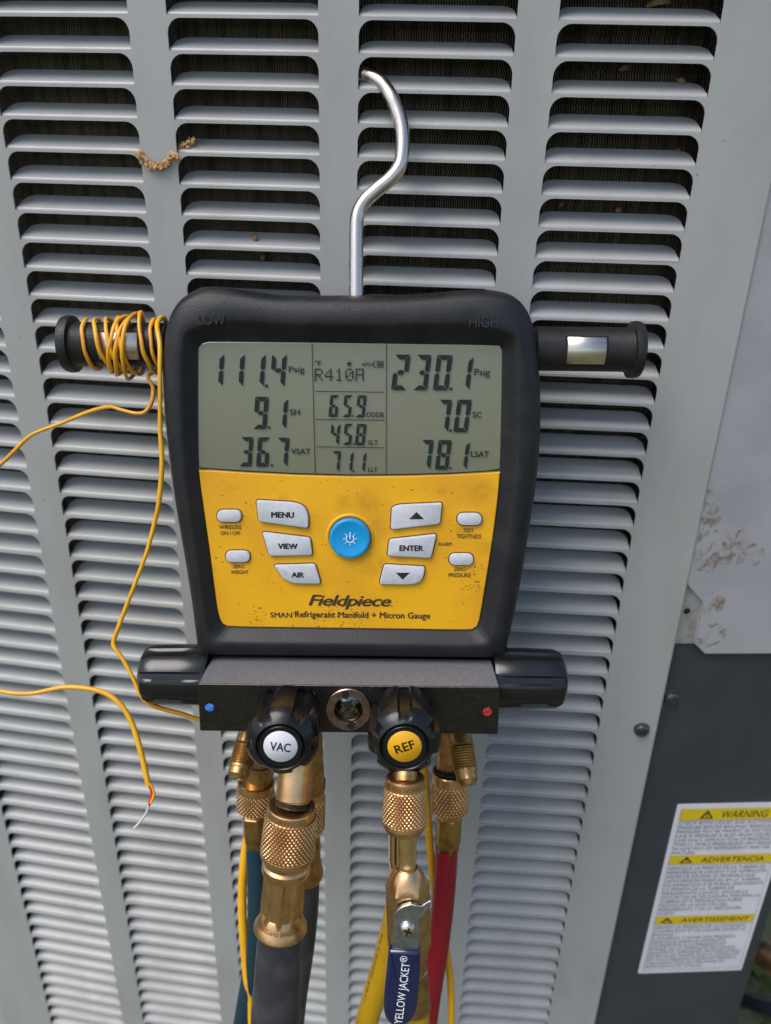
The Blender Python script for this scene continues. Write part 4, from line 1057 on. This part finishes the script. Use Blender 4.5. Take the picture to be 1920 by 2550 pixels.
# long lead hanging down beside the housing
R8 = hose_root('thermocouple_wire', 395, 800, .365)
tag(R8, 'long yellow wire hanging beside the housing and passing under the left knob', 'wire', 'yellow thermocouple wires')
zt = (gw(Vector((hx(1235), hly+.0125, HH)))-CP).dot(CF)
pts = [gw(Vector((hx(1222), hly+.009, HH-.010))), gw(Vector((hx(1232), hly+.0135, HH-.002))), gw(Vector((hx(1238), hly+.010, HH+.0098)))]
pts += [W(x*K, y*K, z) for x, y, z in ((345.5, 745, .3655), (345.5, 800, .366), (346, 870, .37), (346.5, 930, .374), (350, 1000, .378), (344, 1080, .382), (334, 1130, .386), (318, 1190, .389), (300, 1240, .392), (275, 1305, .396), (256, 1355, .398), (246, 1385, .40), (248, 1400, .40), (264, 1422, .40), (286, 1462, .40), (303, 1500, .40), (322, 1520, .402), (352, 1532, .406), (395, 1543, .41), (432, 1555, .414), (470, 1560, .42))]
wp_ = catmull(pts, 6)
tube('lead', wp_, [.00115*(1+.08*math.sin(i*.17)+random.uniform(-.02, .02)) for i in range(len(wp_))], M_WIRE2, R8, 10, off=R8.location)
# loose lead with stripped end
R9 = hose_root('thermocouple_wire', 372, 1940, .42)
tag(R9, 'loose yellow wire at left with red insulation and bare silver tip', 'wire', 'yellow thermocouple wires')
pts = [W(x*K, y*K, .42) for x, y in ((-60, 1480), (0, 1493), (30, 1498), (70, 1498), (105, 1491), (140, 1485), (185, 1487), (230, 1499), (262, 1524), (283, 1558), (297, 1598), (308, 1640), (316, 1675), (321, 1698))]
tube('lead', catmull(pts, 6), [.00105+.0005*min(1, i/60) for i in range(6*13+1)], M_WIRE2, R9, 10, off=R9.location)
tube('red_core', catmull([W(x*K, y*K, .42) for x, y in ((320, 1692), (328, 1714), (322, 1740))], 6), .0008, M_WIRER, R9, 8, off=R9.location)
tube('yellow_core', catmull([W(x*K, y*K, .4195) for x, y in ((324, 1692), (333, 1713), (326, 1736))], 6), .0007, M_WIRE2, R9, 8, off=R9.location)
tube('bare_tip', catmull([W(x*K, y*K, .42) for x, y in ((323, 1734), (316, 1757), (300, 1779), (290, 1790))], 6), .0007, M_WIREW, R9, 8, off=R9.location)
# cable behind the teal hose, left
R10 = hose_root('thermocouple_wire', 610, 2070, .45)
tag(R10, 'smooth yellow cable curving down just left of the teal hose', 'wire', 'yellow thermocouple wires')
pts = [W(x, y, z) for x, y, z in ((660, 1830, .452), (645, 1960, .452), (622, 2060, .452), (612, 2110, .453), (605, 2180, .455), (603, 2260, .458), (607, 2340, .461), (615, 2430, .464), (625, 2500, .468), (632, 2620, .474))]
tube('lead', catmull(pts, 6), .00265, M_WIRE2, R10, 12, off=R10.location)
R11 = hose_root('thermocouple_wire', 1060, 1950, .45)
tag(R11, 'thin yellow cable passing behind the red hose on the right', 'wire', 'yellow thermocouple wires')
pts = [W(x, y, z) for x, y, z in ((1050, 1830, .452), (1060, 1950, .455), (1066, 2040, .458), (1072, 2120, .46), (1080, 2200, .466), (1095, 2290, .474), (1112, 2370, .48), (1122, 2450, .486), (1124, 2560, .494), (1122, 2640, .5))]
tube('lead', catmull(pts, 6), .0023, M_WIRE2, R11, 12, off=R11.location)

# ================================================================== DEBRIS
def wall_at(px, py, out=.0006):
    """picture point on the louvred sheet (nearest column plane)"""
    best = None
    for c in range(5):
        n = Vector((-math.sin(TH[c]), math.cos(TH[c]), 0)); p = hit(px, py, EDGE[(c, 0)]-n*out, n)
        u = (p-EDGE[(c, 0)]).dot(dirv(TH[c])); d = max(0, -u-G_/2, u-W_-G_/2)
        if best is None or d < best[0]: best = (d, p)
    return best[1]
S4 = 200/1666
chain = [(190, 400), (230, 470), (290, 530), (340, 600), (390, 650), (450, 690), (500, 720), (560, 690), (630, 690), (700, 670), (760, 660), (820, 620), (840, 560), (880, 480), (960, 470), (1030, 510)]
husk_v = []; husk_f = []
def husk(c, d, L, w):
    b = len(husk_v); s = d.cross(-CF).normalized() if abs(d.dot(CF)) < .95 else CR.copy(); u = s.cross(d)
    husk_v.extend([c-d*L*.5, c+s*w, c+u*w*.7, c-s*w, c-u*w*.7, c+d*L*.5])
    for i in range(4): husk_f.append((b, b+1+(i+1) % 4, b+1+i)); husk_f.append((b+5, b+1+i, b+1+(i+1) % 4))
base_h = wall_at(320+500*S4, 330+700*S4)
for (x0, y0), (x1, y1) in zip(chain, chain[1:]):
    for k in range(15):
        t = random.random(); x = x0+(x1-x0)*t+random.gauss(0, 30); y = y0+(y1-y0)*t+random.gauss(0, 40)
        c_ = wall_at(320+x*S4, 330+y*S4, random.uniform(.0004, .004))
        d = (CR*random.gauss(0, .8)+CU*random.gauss(-.4, .7)-CF*random.gauss(0, .5)).normalized()
        husk(c_-base_h, d, random.uniform(.0018, .0036), random.uniform(.0004, .0009))
for k in range(120):
    x = 1060+random.random()*300; y = 300-(x-1060)*.42+random.gauss(0, 38)
    c_ = wall_at(320+x*S4, 330+y*S4, random.uniform(-.009, -.001))
    d = (CR*random.gauss(.3, .8)+CU*random.gauss(0, .7)-CF*random.gauss(0, .5)).normalized()
    husk(c_-base_h, d, random.uniform(.0018, .0032), random.uniform(.0005, .0009))
hb = empty_at('dried_blossom', base_h); tag(hb, 'string of dried brown blossom stuck to the sheet at upper left', 'dried blossom')
make('husks', husk_v, husk_f, M_HUSK, hb, smooth=False)['kind'] = 'stuff'
tube('stalk', catmull([wall_at(320+x*S4, 330+y*S4, .0008)-base_h for x, y in chain+[(1040, 380), (1120, 300)]], 4), .0003, M_LEAF, hb, 6)
def leaf(px, py, out, L, w, ang, label, mat=M_LEAF, curl=.3):
    c_ = wall_at(px, py, out); d = (CR*math.cos(ang)+CU*math.sin(ang)); s = (CU*math.cos(ang)-CR*math.sin(ang)); n_ = -CF
    v = []; f = []; m = 7
    for i in range(m):
        t = i/(m-1); wd = w*math.sin(math.pi*(t*.92+.04))**.8; z = curl*L*math.sin(math.pi*t)
        for k in (-1, 0, 1): v.append(d*(t-.5)*L+s*k*wd+n_*(z-abs(k)*w*.5))
    for i in range(m-1):
        for k in range(2): a = i*3+k; f.append((a, a+1, a+4, a+3))
    v2 = [p-n_*.00025 for p in v]; b = len(v); f2 = [tuple(b+i for i in reversed(q)) for q in f]
    o = make('dried_leaf', v+v2, f+f2, mat, None); o.location = c_
    tag(o, label, 'leaf', 'dead leaves caught in the louvres'); return o
leaf(635, 592, -.004, .0042, .0012, -.5, 'curled pale brown leaf scrap on a slat above the housing left corner')
leaf(1697, 202, -.011, .0060, .0016, -.45, 'yellow brown leaf behind the second opening at top right')
leaf(1690, 378, -.011, .0052, .0012, -1.0, 'narrow yellowish leaf standing in an opening at right')
leaf(1556, 168, -.016, .0060, .0020, .2, 'reddish brown leaf deep in an opening of the right column')
leaf(1540, 522, -.014, .0050, .0016, 1.2, 'reddish leaf upright in a lower opening of the right column')
leaf(1398, 508, -.012, .0040, .0009, .9, 'thin crooked dry leaf near the left end of a right column opening')
leaf(1264, 212, -.009, .0042, .0016, -.2, 'orange brown leaf at the right end of an opening beside the hook')
leaf(655, 640, -.014, .0050, .0013, 1.3, 'brown leaf just above the housing in the second column')
leaf(60, 188, -.010, .0070, .0006, -.1, 'thin dry twig like leaf in the upper left column')
leaf(1225, 2082, -.004, .0040, .0012, 1.3, 'small brown speck of leaf on a slat right of the red hose', curl=.1)
leaf(1258, 2485, -.004, .0034, .0012, 1.0, 'dark leaf fragment on a low slat near the bottom edge', curl=.1)
leaf(1640, 8, -.012, .0120, .0022, .15, 'brown crumpled leaf at the very top of the right column')

# ================================================================== LOWER RIGHT CORNER
RB = hose_root('braided_pipe', 1905, 2400, .70)
tag(RB, 'ribbed copper coloured line set beyond the dark panel edge', 'pipe')
a, b = W(1860, 2350, .70), W(2010, 2440, .66); L = (b-a).length; prof = []
for i in range(61): prof.append((L*i/60, .012+(.0011 if i % 2 else 0)))
turned('ribbed_sleeve', a, b, prof, M_PIPE, RB, 24, None, 60, off=RB.location)
RCb = hose_root('black_cable', 1880, 2510, .80)
tag(RCb, 'black cable running along the ground at lower right', 'cable')
tube('sheath', catmull([W(x, y, z) for x, y, z in ((1800, 2470, .86), (1860, 2490, .84), (1900, 2505, .82), (1960, 2520, .80), (2050, 2545, .78))], 5), .009, M_CABLE, RCb, 14, off=RCb.location)
pl = hose_root('weed_plant', 1900, 2440, .92)
tag(pl, 'green weed growing beside the cabinet at lower right', 'plant')
v = []; f = []
for i in range(150):
    c_ = W(random.uniform(1800, 2060), random.uniform(2385, 2560), random.uniform(.86, .98))-pl.location
    d = (CR*random.gauss(0, 1)+CU*random.gauss(.3, 1)-CF*random.gauss(.3, .6)).normalized(); s = d.cross(-CF).normalized()
    L, w = random.uniform(.012, .03), random.uniform(.003, .008); b_ = len(v)
    v += [c_-d*L*.5, c_+s*w, c_+d*L*.5, c_-s*w]; f.append((b_, b_+1, b_+2, b_+3))
make('leaves', v, f, M_GREEN, pl, smooth=False)['kind'] = 'stuff'
